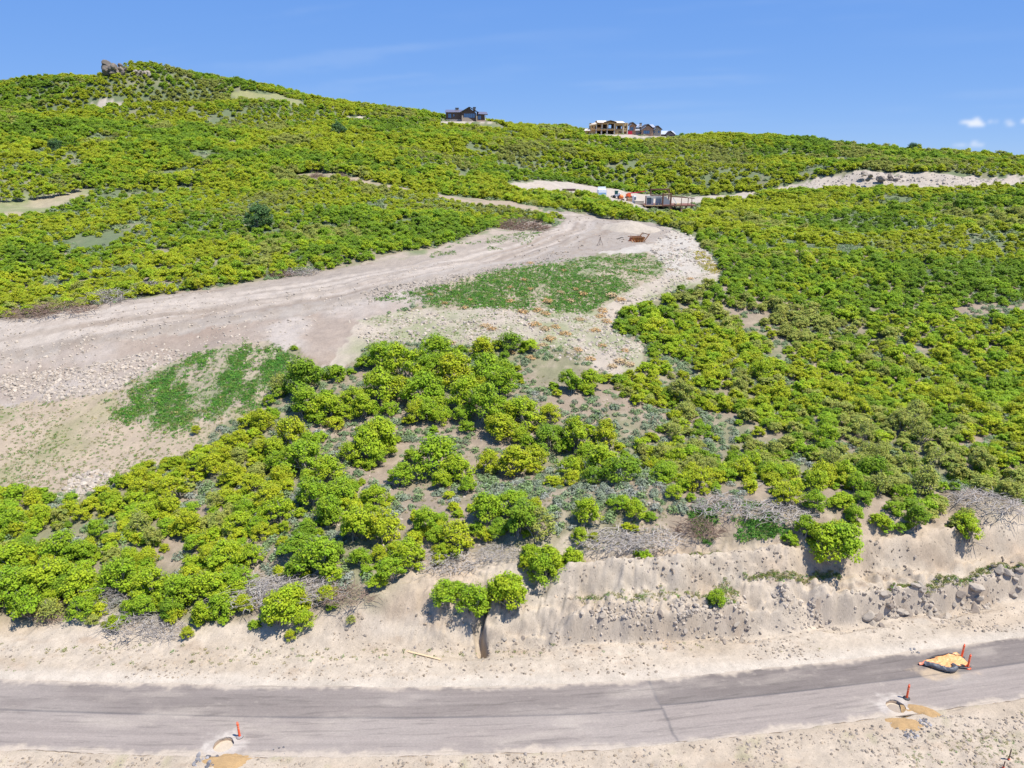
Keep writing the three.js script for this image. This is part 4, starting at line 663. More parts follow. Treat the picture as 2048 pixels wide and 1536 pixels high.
// stones as far as they cannot be told apart
{
  const pale = (R) => { const v = 0.8 + R() * 0.45; return mix3([0.48, 0.405, 0.315], [0.40, 0.34, 0.275], R()).map((c) => c * v); };
  const buff = (R) => { const v = 0.55 + R() * 0.6; return mix3([0.46, 0.36, 0.25], [0.34, 0.29, 0.24], R()).map((c) => c * v); };
  const mk = (label, spots, seed, lo, hi, col) => scatter('stones', stoneGeos, stoneMat, spots, label, seed, (R) => lo + (hi - lo) * Math.pow(R(), 2.6), col, 0.5, 0.25);
  const lump = (f, t) => (x, z, px, py, R) => fbm(x * f, z * f, 3, 150) + (R() - 0.5) * 0.3 > t;
  mk('pale stones along the toe of the fill slope', inPixels([[0, 745], [180, 735], [330, 695], [400, 702], [300, 742], [230, 785], [100, 806], [0, 810]], 1900, 201, lump(0.2, 0.42)), 211, 0.10, 0.42, pale);
  mk('stones strewn over the fill slope', inPixels([[0, 640], [640, 560], [900, 520], [1080, 535], [820, 590], [640, 640], [580, 710], [400, 705], [200, 760], [0, 760]], 2200, 202, lump(0.15, 0.42)), 212, 0.06, 0.30, pale);
  mk('grey stones along the lower shoulder of the dirt road', inPixels([[720, 590], [860, 560], [1000, 530], [1100, 515], [1100, 525], [1000, 542], [860, 576], [740, 606]], 700, 203), 213, 0.10, 0.42, (R) => pale(R).map((c) => c * 0.8));
  mk('pale stones on the slope below the grass patch', inPixels([[690, 640], [900, 605], [1180, 625], [1330, 545], [1400, 500], [1440, 545], [1330, 595], [1230, 640], [1290, 690], [1250, 755], [1060, 700], [740, 700]], 2600, 204, lump(0.25, 0.40)), 214, 0.08, 0.45, pale);
  mk('stones on the spoil slope beside the hopper', inPixels([[1330, 455], [1400, 480], [1425, 530], [1330, 540], [1300, 500]], 500, 205), 215, 0.12, 0.6, pale);
  mk('clods and pebbles on the dirt verge', inPixels([[0, 1290], [430, 1285], [1000, 1285], [1430, 1280], [1750, 1240], [2048, 1200], [2048, 1262], [1700, 1312], [1300, 1352], [700, 1368], [0, 1352]], 2600, 206, lump(0.3, 0.45)), 216, 0.03, 0.16, buff);
  mk('clods and pebbles on the near roadside', inPixels([[0, 1510], [640, 1522], [1300, 1500], [1700, 1455], [2048, 1410], [2048, 1536], [0, 1536]], 1900, 207, lump(0.4, 0.45)), 217, 0.03, 0.17, buff);
  mk('broken rock on the cut bank', inPixels([[1180, 1225], [1430, 1200], [1520, 1180], [1700, 1190], [1900, 1160], [2048, 1120], [2048, 1180], [1750, 1232], [1450, 1275], [1180, 1282]], 1500, 208, lump(0.5, 0.44)), 218, 0.04, 0.24, (R) => pale(R).map((c) => c * 0.95));
  mk('loose dirt and stones on the upper bank', inPixels([[650, 1220], [980, 1210], [1400, 1120], [1700, 1090], [2048, 1055], [2048, 1110], [1700, 1160], [1400, 1180], [650, 1285]], 700, 209, lump(0.4, 0.44)), 219, 0.04, 0.20, buff);
  mk('grey stone litter on the open slope', inPixels([[480, 1180], [1370, 1100], [1240, 760], [620, 750]], 900, 210, lump(0.4, 0.5)), 220, 0.06, 0.26, pale);
  mk('strip of broken stone above the thicket', inPixels([[110, 1000], [150, 950], [215, 935], [225, 965], [150, 1010], [120, 1020]], 420, 221), 222, 0.10, 0.5, pale);
  mk('stones on the far cut and pads', inPixels([[1480, 380], [1740, 346], [2048, 354], [2048, 366], [1700, 372]], 500, 223), 224, 0.2, 0.9, pale);
  mk('stones along the bend of the dirt road', inPixels([[1090, 440], [1200, 425], [1340, 450], [1340, 470], [1260, 500], [1100, 530], [1000, 540]], 450, 225, lump(0.2, 0.5)), 226, 0.08, 0.4, buff);
}
// boulders one by one, and outcrops made of rocks
{
  const R = rng(301), mats = [M([0.37, 0.315, 0.25], 0.95, { map: grainTex }), M([0.40, 0.34, 0.27], 0.95, { map: grainTex }), M([0.27, 0.22, 0.175], 0.95, { map: grainTex }), M([0.165, 0.14, 0.115], 0.95, { map: grainTex })];
  const src = new Map();
  const boulder = (px, py, r, k, label, group) => {
    const v = Math.floor(R() * 4), key = v * 3 + k; let o;
    if (!src.has(key)) { o = single('boulder', bigRocks[v], mats[k], label, 'boulder', [0, 0, 0], 0, group); src.set(key, o); } else o = copyOf(src.get(key), 'boulder', label, group);
    const p = on(px, py); o.position.set(p[0], p[1] - r * 0.12, p[2]); o.rotation.set(R() * 0.5, R() * 6.28, R() * 0.5); o.scale.set(r * (0.9 + R() * 0.5), r * (0.75 + R() * 0.4), r);
  };
  const tint = ['grey', 'pale', 'dark'];
  const along = (line, n, r0, r1, jit, label, group) => { for (let i = 0; i < n; i++) { const t = (i + R() * 0.8) / n * (line.length - 1), a = line[Math.floor(t)], b = line[Math.min(line.length - 1, Math.floor(t) + 1)], f = t - Math.floor(t); boulder(mix(a[0], b[0], f), mix(a[1], b[1], f) + (R() - 0.5) * jit, r0 + (r1 - r0) * R() * R(), i % 3, `${tint[i % 3]} ${label}, ${['at the near end', 'before its middle', 'at its middle', 'past its middle', 'at the far end'][Math.floor(i / n * 5)]}`, group); } };
  along([[1735, 1222], [1800, 1212], [1870, 1195], [1960, 1175], [2046, 1160]], 64, 0.16, 0.62, 44, 'angular boulder in the rock face under the grassy terrace', 'boulders in the rock face under the grassy terrace');
  along([[1432, 1262], [1460, 1250], [1500, 1240]], 18, 0.16, 0.45, 40, 'broken boulder in the rubble heap at the bank foot', 'boulders in the rubble heap at the bank foot');
  along([[1000, 1262], [1150, 1258], [1300, 1252], [1410, 1246]], 20, 0.14, 0.36, 36, 'blocky boulder in the low ledge above the verge', 'boulders in the low ledge above the verge');
  boulder(1447, 1290, 0.24, 2, 'small dark boulder alone on the verge below the rubble heap'); boulder(168, 1037, 0.5, 1, 'pale flat boulder among sagebrush below the stone strip'); boulder(482, 1040, 0.55, 0, 'grey boulder alone in a bare gap beside the lot');
  boulder(1372, 758, 0.6, 1, 'white-grey boulder among sagebrush at the edge of the stony slope'); boulder(1900, 590, 1.0, 0, 'grey boulder showing among the oaks of the dense slope');
  along([[125, 1008], [150, 985], [205, 950]], 9, 0.3, 0.7, 16, 'boulder in the stone strip above the thicket', 'boulders in the stone strip above the thicket');
  const outcrop = (px, py, w, h, n, label, k0, turn = 0) => {
    const p = on(px, py), S = Math.hypot(p[0], p[2]) / FOCAL, o = thing('rock_outcrop', label, 'rock outcrop', [p[0], p[1] - 0.5, p[2]], turn);
    for (let i = 0; i < n; i++) { const t = i / n, r = Math.min(w, h * 1.5) * S * (0.10 + R() * R() * 0.22), m = part(o, 'rock', bigRocks[i % 4], mats[R() < 0.7 ? k0 : k0 === 3 ? 2 : (k0 + 1) % 3]); m.position.set((R() - 0.5) * w * S, R() * R() * h * S * 0.75, (R() - 0.5) * w * S * 0.6); m.rotation.set(R() * 1.2, R() * 6, R() * 1.2); m.scale.set(r * (0.8 + R() * 0.6), r * (0.8 + R() * 0.5), r); }
  };
  outcrop(230, 148, 36, 22, 34, 'dark craggy rock outcrop crowning the summit of the hill', 3); outcrop(284, 150, 32, 12, 24, 'grey rock outcrop just below the hilltop beside the crag', 0);
  outcrop(1762, 362, 52, 20, 18, 'grey rock outcrop bulging from the far road cut', 2); outcrop(322, 136, 24, 6, 7, 'thin rocky ledge near the top of the hill', 1); outcrop(238, 156, 14, 6, 5, 'small rock knot under the summit crag', 1);
}
// heaps of cut brush
{
  const pile = (seed, n) => {
    const R = rng(seed), g = [];
    for (let i = 0; i < n; i++) { const th = R() * 6.283, f = Math.sqrt(R()), x = Math.cos(th) * f, z = Math.sin(th) * f, y = (1 - f * f) * 0.5 * R() + 0.03, a = R() * 6.283, l = 0.22 + R() * 0.42, k = (R() - 0.4) * 0.35; const b = V(x, y, z), e = V(x + Math.cos(a) * l, y + k * l + 0.02, z + Math.sin(a) * l), m = b.clone().lerp(e, 0.5).add(V((R() - 0.5) * 0.12, R() * 0.10, (R() - 0.5) * 0.12)); g.push(limb([b, m, e], 0.008 + R() * 0.008, 0.003, 3)); }
    return mergeGeometries(g);
  };
  const geos = [pile(401, 380), pile(402, 360), pile(403, 420)], R = rng(404), heap = (px, py, rx, h, mat, label) => { const i = Math.floor(R() * 3), m = single('brush_pile', geos[i], mat, label, 'brush pile', on(px, py), R() * 6.28); m.scale.set(rx, h, rx * 0.75); m.rotation.y = (R() - 0.5) * 0.8; };
  heap(1045, 456, 6.2, 6.0, brownMat, 'big rounded brown brush pile at the bend of the dirt road'); heap(634, 353, 2.6, 3.4, brownMat, 'brown brush pile at the end of the graded bench'); heap(682, 358, 2.8, 3, brownMat, 'second brown brush pile on the graded bench');
  heap(706, 366, 2.2, 2, brownMat, 'low brown brush heap under the tall scrub edge'); heap(222, 604, 4, 3.4, deadMat, 'grey brush heap between the scrub and the dirt road'); heap(300, 585, 3.2, 3, deadMat, 'grey brush heap tucked under the oaks by the dirt road'); heap(130, 622, 5, 2.4, brownMat, 'long low brush heap along the dirt road edge'); heap(60, 630, 4, 2, brownMat, 'flat brush heap where scrub meets the dirt road'); heap(600, 545, 3.2, 2.2, deadMat, 'small grey brush heap beside the rising dirt road'); heap(560, 550, 2.6, 1.8, brownMat, 'small brown brush heap below the oaks at the road edge');
  heap(515, 1185, 3.4, 1.9, deadMat, 'wide grey brush heap in the lower corner of the lot'); heap(575, 1172, 2.6, 1.5, deadMat, 'tangled grey brush beside the wide heap in the lot'); heap(640, 1178, 3.0, 1.7, deadMat, 'grey brush heap left of the bare dirt bank'); heap(700, 1190, 2.2, 1.4, brownMat, 'brown brush heap at the top of the bare dirt bank'); heap(895, 1120, 2.8, 1.6, deadMat, 'grey brush heap behind the bank-edge oaks'); heap(1000, 1105, 2.0, 1.2, deadMat, 'thin grey brush between two oaks above the gully');
  heap(1225, 1078, 2.8, 1.5, deadMat, 'grey brush heap at the lot edge above the ledge'); heap(1300, 1075, 2.8, 1.5, deadMat, 'pale brush tangle beside the weed patch'); heap(1395, 1062, 1.9, 2.4, brownMat, 'rounded brown brush pile at the edge of the weed patch'); heap(1440, 1012, 2.6, 1.8, deadMat, 'grey sticks heaped above the weed patch'); heap(1550, 1020, 3.0, 1.6, deadMat, 'grey brush tangle below the dense oaks'); heap(1975, 1005, 3.0, 1.8, deadMat, 'grey brush heap near the top of the terraced bank'); heap(268, 1248, 2.3, 1.9, deadMat, 'grey brush heap at the foot of the thicket'); heap(215, 1205, 1.9, 2.4, deadMat, 'upright grey brush heap inside the thicket'); heap(110, 1222, 2.2, 1.3, brownMat, 'brown brush lying under the corner oaks'); heap(335, 1255, 1.8, 1.0, deadMat, 'scattered grey branches at the verge by the thicket');
  const stick = (px, py, l, turn, label) => { const g = mergeGeometries([limb([V(-l / 2, 0.05, 0), V(0, 0.14, 0.1), V(l / 2, 0.08, -0.05)], 0.05, 0.02, 5), limb([V(0, 0.14, 0.1), V(l * 0.2, 0.35, 0.3), V(l * 0.36, 0.5, 0.25)], 0.03, 0.01, 4)]); single('dead_branch', g, deadMat, label, 'branch', on(px, py), turn); };
  stick(1948, 1085, 2.6, -1.0, 'grey dead branch sliding down the top of the terraced bank'); stick(330, 1250, 2.2, 1.1, 'bleached dead branch on the verge before the thicket'); stick(1690, 1090, 1.8, 0.9, 'thin dead branch under the overhanging oak'); stick(32, 1225, 2.6, -0.9, 'pale leaning dead trunk under the corner oaks'); stick(1510, 975, 2.4, 0.6, 'bare forked branch standing out of the oaks');
}
// ───────────── built things ─────────────
function joined(list) { const all = list.every((g) => g.attributes.uv); return mergeGeometries(list.map((g) => { const q = g.index ? g.toNonIndexed() : g; if (!all) q.deleteAttribute('uv'); return q; })); }
const box = (x0, x1, y0, y1, z0, z1) => { const g = new THREE.BoxGeometry(x1 - x0, y1 - y0, z1 - z0); g.translate((x0 + x1) / 2, (y0 + y1) / 2, (z0 + z1) / 2); return g; };
const bar = (a, b, w, d = w) => { const va = V(...a), vb = V(...b), l = va.distanceTo(vb), g = new THREE.BoxGeometry(w, l, d); g.applyQuaternion(new THREE.Quaternion().setFromUnitVectors(V(0, 1, 0), vb.clone().sub(va).normalize())); const m = va.add(vb).multiplyScalar(0.5); g.translate(m.x, m.y, m.z); return g; };
const cyl = (r0, r1, h, n = 16) => { const g = new THREE.CylinderGeometry(r1, r0, h, n); g.translate(0, h / 2, 0); return g; };
const wheelGeo = (r, w) => { const g = new THREE.CylinderGeometry(r, r, w, 18); g.rotateX(Math.PI / 2); return g; };
const noisy = (g, amp, f, seed) => { const p = g.attributes.position; for (let i = 0; i < p.count; i++) p.setY(i, p.getY(i) + (fbm(p.getX(i) * f + seed, p.getZ(i) * f, 3, seed) - 0.5) * amp); g.computeVertexNormals(); return g; };
const ORANGE = M([0.88, 0.12, 0.035], 0.45), ORANGE2 = M([0.86, 0.26, 0.14], 0.4), RUBBER = M([0.055, 0.055, 0.055], 0.8), GREYRUB = M([0.26, 0.23, 0.22], 0.8), WOOD = M([0.56, 0.42, 0.25], 0.85), DARKSTEEL = M([0.095, 0.055, 0.045], 0.6, { metalness: 0.3 }), CONCRETE = M([0.50, 0.49, 0.47], 0.9, { map: grainTex }), WHITE = M([0.78, 0.79, 0.78], 0.6);

// road delineators: tubular post with a loop at the top, bands, eight-sided rubber base
{
  const postShape = new THREE.LatheGeometry([[0.0, 0.0], [0.085, 0.0], [0.085, 0.05], [0.072, 0.10], [0.066, 0.92], [0.073, 0.94], [0.073, 0.99], [0.045, 1.03], [0.0, 1.04]].map(([a, b]) => new THREE.Vector2(a, b)), 18);
  const baseShape = new THREE.LatheGeometry([[0.07, 0.10], [0.13, 0.095], [0.225, 0.06], [0.235, 0.0], [0.0, 0.0]].reverse().map(([a, b]) => new THREE.Vector2(a, b)), 8);
  const bandShape = new THREE.CylinderGeometry(0.0715, 0.0735, 0.10, 18, 1, true), loop = new THREE.TorusGeometry(0.05, 0.017, 6, 14);
  const make = (px, py, label, baseMat, lean = 0, turn = 0) => {
    const [x, z] = onLevel(px, py), t = thing('delineator_post', label, 'traffic post', [x, 0.006, z], turn, undefined), up = new THREE.Group();
    const post = part(t, 'post', postShape, ORANGE); post.position.y = 0.07; post.rotation.z = lean; part(t, 'base', baseShape, baseMat);
    for (const y of [0.66, 0.82]) { const b = part(post, 'band', bandShape, ORANGE2); b.position.y = y; }
    const l = part(post, 'handle', loop, ORANGE); l.position.y = 1.075;
  };
  make(479.5, 1474, 'orange delineator post on a grey base beside the lone round pavement opening', GREYRUB, 0.02, 0.3); make(1813, 1397, 'orange delineator post on a black base behind the opening ringed with sand', RUBBER, 0.0, 0.1);
  make(1923, 1315, 'orange delineator post standing at the back of the crumpled tarp', RUBBER, -0.02, 0.6); make(1935, 1336, 'orange delineator post standing at the front corner of the crumpled tarp', ORANGE, -0.06, 0.9);
}
// the openings cut in the pavement for manholes
{
  const floorMat = M([0.52, 0.43, 0.32], 0.95, { map: grainTex }), cutMat = M([0.34, 0.25, 0.175], 0.95, { map: grainTex }), ringMat = M([0.36, 0.29, 0.22], 0.9, { map: grainTex });
  const wallShape = (r) => { const g = new THREE.LatheGeometry([[r + 0.16, -0.62], [r - 0.03, -0.62], [r - 0.015, -0.30], [r + 0.01, -0.09], [r + 0.16, -0.09]].map(([a, b]) => new THREE.Vector2(a, b)), 40), p = g.attributes.position; for (let i = 0; i < p.count; i++) { const k = 1 + (fbm(p.getX(i) * 4 + 9, p.getZ(i) * 4 + p.getY(i) * 6, 2, 7) - 0.5) * 0.10; p.setX(i, p.getX(i) * k); p.setZ(i, p.getZ(i) * k); } g.computeVertexNormals(); return g; };
  PITS.forEach(([x, z, r], i) => {
    const t = thing('manhole_opening', i ? 'round pavement opening with sand spilled around it' : 'round pavement opening in front of the grey-based delineator', 'manhole', [x, 0, z]);
    part(t, 'rim_wall', wallShape(r), cutMat);
    const f = noisy(new THREE.CircleGeometry(r + 0.05, 40, 0, 6.2832).rotateX(-Math.PI / 2), 0.03, 4, 12); const fl = part(t, 'sand_floor', f, floorMat); fl.position.y = -0.26;
    if (i) { const c = part(t, 'cover', new THREE.LatheGeometry([[0, 0.035], [0.44, 0.035], [0.47, 0.02], [0.47, -0.05]].reverse().map(([a, b]) => new THREE.Vector2(a, b)), 32), ringMat); c.position.set(-0.05, -0.235, 0.05); }
  });
}
// spilled sand and broken asphalt
{
  const sandMat = M([0.43, 0.275, 0.125], 0.98, { map: grainTex, bumpMap: grainTex, bumpScale: 0.02 });
  const mound = (px, py, a, b, h, turn, label) => {
    const g = new THREE.PlaneGeometry(2, 2, 36, 36).rotateX(-Math.PI / 2), p = g.attributes.position, [x, z] = onLevel(px, py); const c = Math.cos(turn), s = Math.sin(turn);
    for (let i = 0; i < p.count; i++) { const u = p.getX(i), v = p.getZ(i), rr = Math.hypot(u, v) + (fbm(u * 2.4 + px, v * 2.4, 3, 15) - 0.5) * 0.7, X = u * a * c - v * b * s, Z = u * a * s + v * b * c, ground = Math.max(land(x + X, z + Z), zNear(x + X) > z + Z ? 0.004 : -1); p.setXYZ(i, X, ground + h * smooth(0.85, 0.15, rr) + (fbm(X * 5, Z * 5, 3, 16) - 0.5) * 0.05 - 0.03 * smooth(0.5, 0.8, rr) - 0.12 * smooth(0.8, 1.0, rr), Z); }
    g.computeVertexNormals(); single('sand_spill', g, sandMat, label, 'sand', [x, 0, z]);
  };
  mound(1845, 1422, 1.3, 0.75, 0.13, 0.35, 'tan sand spilled on the pavement edge right beside the ringed opening'); mound(1806, 1449, 1.6, 0.8, 0.14, 0.05, 'tan sand spilled on the verge in front of the ringed opening'); mound(462, 1524, 2.0, 0.9, 0.12, 0.0, 'broad tan sand spill on the verge below the lone opening');
  const R = rng(501), mats = [M([0.20, 0.19, 0.19], 0.9), M([0.30, 0.28, 0.275], 0.9), M([0.11, 0.105, 0.11], 0.9)];
  const rubble = (px, py, w, n, r, label) => { const [x, z] = onLevel(px, py), t = thing('asphalt_rubble', label, 'rubble', [x, 0, z]); for (let i = 0; i < n; i++) { const m = part(t, 'chunk', bigRocks[3 - (i % 2) * 3], mats[Math.floor(R() * 3)]), X = (R() - 0.5) * w, Z = (R() - 0.5) * w * 0.75, s = r * (0.5 + R()); m.position.set(X, Math.max(0, land(x + X, z + Z)) + s * 0.3, Z); m.rotation.set(R() * 0.6, R() * 6, R() * 0.6); m.scale.set(s * 1.3, s * 0.5, s); } };
  rubble(1846, 1448, 0.8, 22, 0.075, 'grey asphalt chunks beside the sand right of the ringed opening'); rubble(1822, 1471, 0.9, 22, 0.075, 'grey asphalt chunks in front of the sand on the verge'); rubble(412, 1522, 1.3, 26, 0.09, 'heap of grey asphalt chunks beside the broad sand spill'); rubble(1826, 1302, 0.7, 10, 0.06, 'few dark asphalt crumbs at the far pavement edge near the tarp'); rubble(560, 1500, 0.9, 6, 0.05, 'dark crumbs on the pavement near the broad sand spill');
}
// the crumpled orange sheet with its black roll
{
  const [x, z] = onLevel(1892, 1326), t = thing('crumpled_tarp', 'crumpled orange and black tarp lying on the road between two delineators', 'tarp', [x, 0.004, z], 0.20);
  const g = new THREE.PlaneGeometry(3.1, 1.35, 70, 34).rotateX(-Math.PI / 2), p = g.attributes.position;
  for (let i = 0; i < p.count; i++) { const u = p.getX(i), v = p.getZ(i), taper = mix(0.62, 1, smooth(-1.6, -0.3, u)); const wv = fbm(u * 1.7 + v * 0.8, v * 3.2 - u * 0.5, 4, 18); p.setXYZ(i, u + (fbm(v * 3, u, 2, 19) - 0.5) * 0.25, 0.02 + Math.pow(wv, 1.6) * 0.26 + Math.abs(fbm(u * 4, v * 5, 2, 20) - 0.5) * 0.14, v * taper + (fbm(u * 1.4, 4, 3, 21) - 0.5) * 0.35); }
  g.computeVertexNormals();
  part(t, 'orange_sheet', g, new THREE.MeshStandardMaterial({ color: new THREE.Color().setRGB(0.74, 0.36, 0.14), roughness: 0.5, side: THREE.DoubleSide }));
  const roll = (pts, r, n) => { const gg = new THREE.TubeGeometry(new THREE.CatmullRomCurve3(pts.map((q) => V(...q))), n, r, 9), q = gg.attributes.position; for (let i = 0; i < q.count; i++) { const k = (fbm(q.getX(i) * 5, q.getZ(i) * 5 + q.getY(i) * 9, 3, 23) - 0.5) * r * 1.2; q.setXYZ(i, q.getX(i) + k * 0.5, Math.max(0.01, q.getY(i) + k), q.getZ(i) + k * 0.5); } gg.computeVertexNormals(); return gg; };
  part(t, 'black_roll', roll([[-1.75, 0.16, -0.10], [-1.35, 0.22, 0.22], [-0.85, 0.20, 0.72], [-0.35, 0.22, 0.95], [0.02, 0.20, 0.78], [0.15, 0.14, 0.48]], 0.19, 60), M([0.085, 0.09, 0.10], 0.55));
  part(t, 'black_edge', joined([roll([[0.1, 0.12, 0.5], [0.5, 0.10, 0.68], [1.0, 0.08, 0.86], [1.35, 0.06, 0.80]], 0.06, 40), roll([[-1.2, 0.12, -0.5], [-0.5, 0.22, -0.62], [0.3, 0.18, -0.66], [0.9, 0.15, -0.72], [1.3, 0.08, -0.5]], 0.045, 50)]), M([0.06, 0.055, 0.055], 0.7));
  part(t, 'red_tip', roll([[-2.1, 0.06, -0.22], [-1.85, 0.14, -0.16], [-1.6, 0.2, -0.22]], 0.10, 20), ORANGE2);
}
// plank and stakes
{
  const a = onLevel(808, 1299), b = onLevel(881, 1320), l = Math.hypot(a[0] - b[0], a[1] - b[1]), mx = (a[0] + b[0]) / 2, mz = (a[1] + b[1]) / 2, y = land(mx, mz);
  const g = new THREE.BoxGeometry(l, 0.05, 0.16, 24, 1, 1), p = g.attributes.position; for (let i = 0; i < p.count; i++) p.setY(i, p.getY(i) + 0.05 * Math.sin(p.getX(i) * 1.1)); g.computeVertexNormals();
  single('wooden_plank', g, WOOD, 'long pale wooden plank lying on the verge below the bank', 'plank', [mx, y + 0.09, mz], -Math.atan2(b[1] - a[1], b[0] - a[0]));
  const stake = (px, py, h, label, w) => { const [x, z] = onLevel(px, py), t = thing('survey_stake', label, 'stake', [x, land(x, z) - 0.02, z], 0.5); part(t, 'stake', joined([box(-w, w, 0, h, -0.02, 0.02), bar([-0.0, h - 0.005, 0], [0, h + 0.04, 0], w * 1.4, 0.03)]), DARKSTEEL); const tie = part(t, 'flagging', new THREE.TorusGeometry(w + 0.02, 0.018, 6, 12).rotateX(Math.PI / 2), ORANGE); tie.position.y = h * 0.12; };
  stake(2017, 1520, 0.82, 'dark upright survey stake on the near roadside', 0.045); stake(2006, 1538, 0.5, 'short dark stake cut off by the lower edge of the view', 0.04);
}
// distant buildings: a front frame at the pixel's place, s metres to a pixel of the photograph
function front(name, label, category, px, py, turn = 0) { const pad = PADS.find((q) => name.startsWith(q.name)), p = pad ? [pad.x, pad.y, pad.z] : on(px, py); const zc = -p[2] * cp + (EYE - p[1]) * sp, s = zc / FOCAL, t = thing(name, label, category, p, turn); return { t, s, X: (v) => (v - px) * s, Y: (v) => (py - v) * s }; }
function wallWith(holes, outline, depth) { const sh = new THREE.Shape(outline.map(([a, b]) => new THREE.Vector2(a, b))); for (const [x0, x1, y0, y1] of holes) sh.holes.push(new THREE.Path([new THREE.Vector2(x0, y0), new THREE.Vector2(x1, y0), new THREE.Vector2(x1, y1), new THREE.Vector2(x0, y1)])); const g = new THREE.ExtrudeGeometry(sh, { depth, bevelEnabled: false }); g.translate(0, 0, -depth); return g; }
function slab(pts, th) { const [a, b, c, d] = pts.map((p) => V(...p)), n = new THREE.Vector3().crossVectors(b.clone().sub(a), d.clone().sub(a)).normalize().multiplyScalar(th); if (n.y < 0) n.negate(); const q = [a, b, c, d].flatMap((v) => [v, v.clone().add(n)]), g = new THREE.BufferGeometry(); g.setAttribute('position', new THREE.Float32BufferAttribute(q.flatMap((v) => v.toArray()), 3)); g.setIndex([0, 2, 4, 0, 4, 6, 1, 5, 3, 1, 7, 5, 0, 1, 3, 0, 3, 2, 2, 3, 5, 2, 5, 4, 4, 5, 7, 4, 7, 6, 6, 7, 1, 6, 1, 0]); const f = g.toNonIndexed(); f.computeVertexNormals(); return f; }
const gableRoof = (x0, x1, xr, ye, yr, z0, z1, th) => joined([slab([[x0, ye, z0], [xr, yr, z0], [xr, yr, z1], [x0, ye, z1]], th), slab([[xr, yr, z0], [x1, ye, z0], [x1, ye, z1], [xr, yr, z1]], th)]);
const GLASS = new THREE.MeshPhysicalMaterial({ color: new THREE.Color().setRGB(0.16, 0.24, 0.34), roughness: 0.06, metalness: 0.35 });
function windowIn(o, x0, x1, y0, y1, z, panes, frameMat) {
  const w = 0.09, bars = [box(x0, x1, y0, y0 + w, z - 0.06, z + 0.07), box(x0, x1, y1 - w, y1, z - 0.06, z + 0.07)]; for (let i = 0; i <= panes; i++) { const x = mix(x0, x1 - w, i / panes); bars.push(box(x, x + w, y0 + w, y1 - w, z - 0.06, z + 0.07)); }
  const f = part(o, 'window', joined(bars), frameMat); for (let i = 0; i < panes; i++) part(f, 'pane', box(mix(x0, x1 - w, i / panes) + w, mix(x0, x1 - w, (i + 1) / panes), y0 + w, y1 - w, z - 0.02, z + 0.01), GLASS);
}
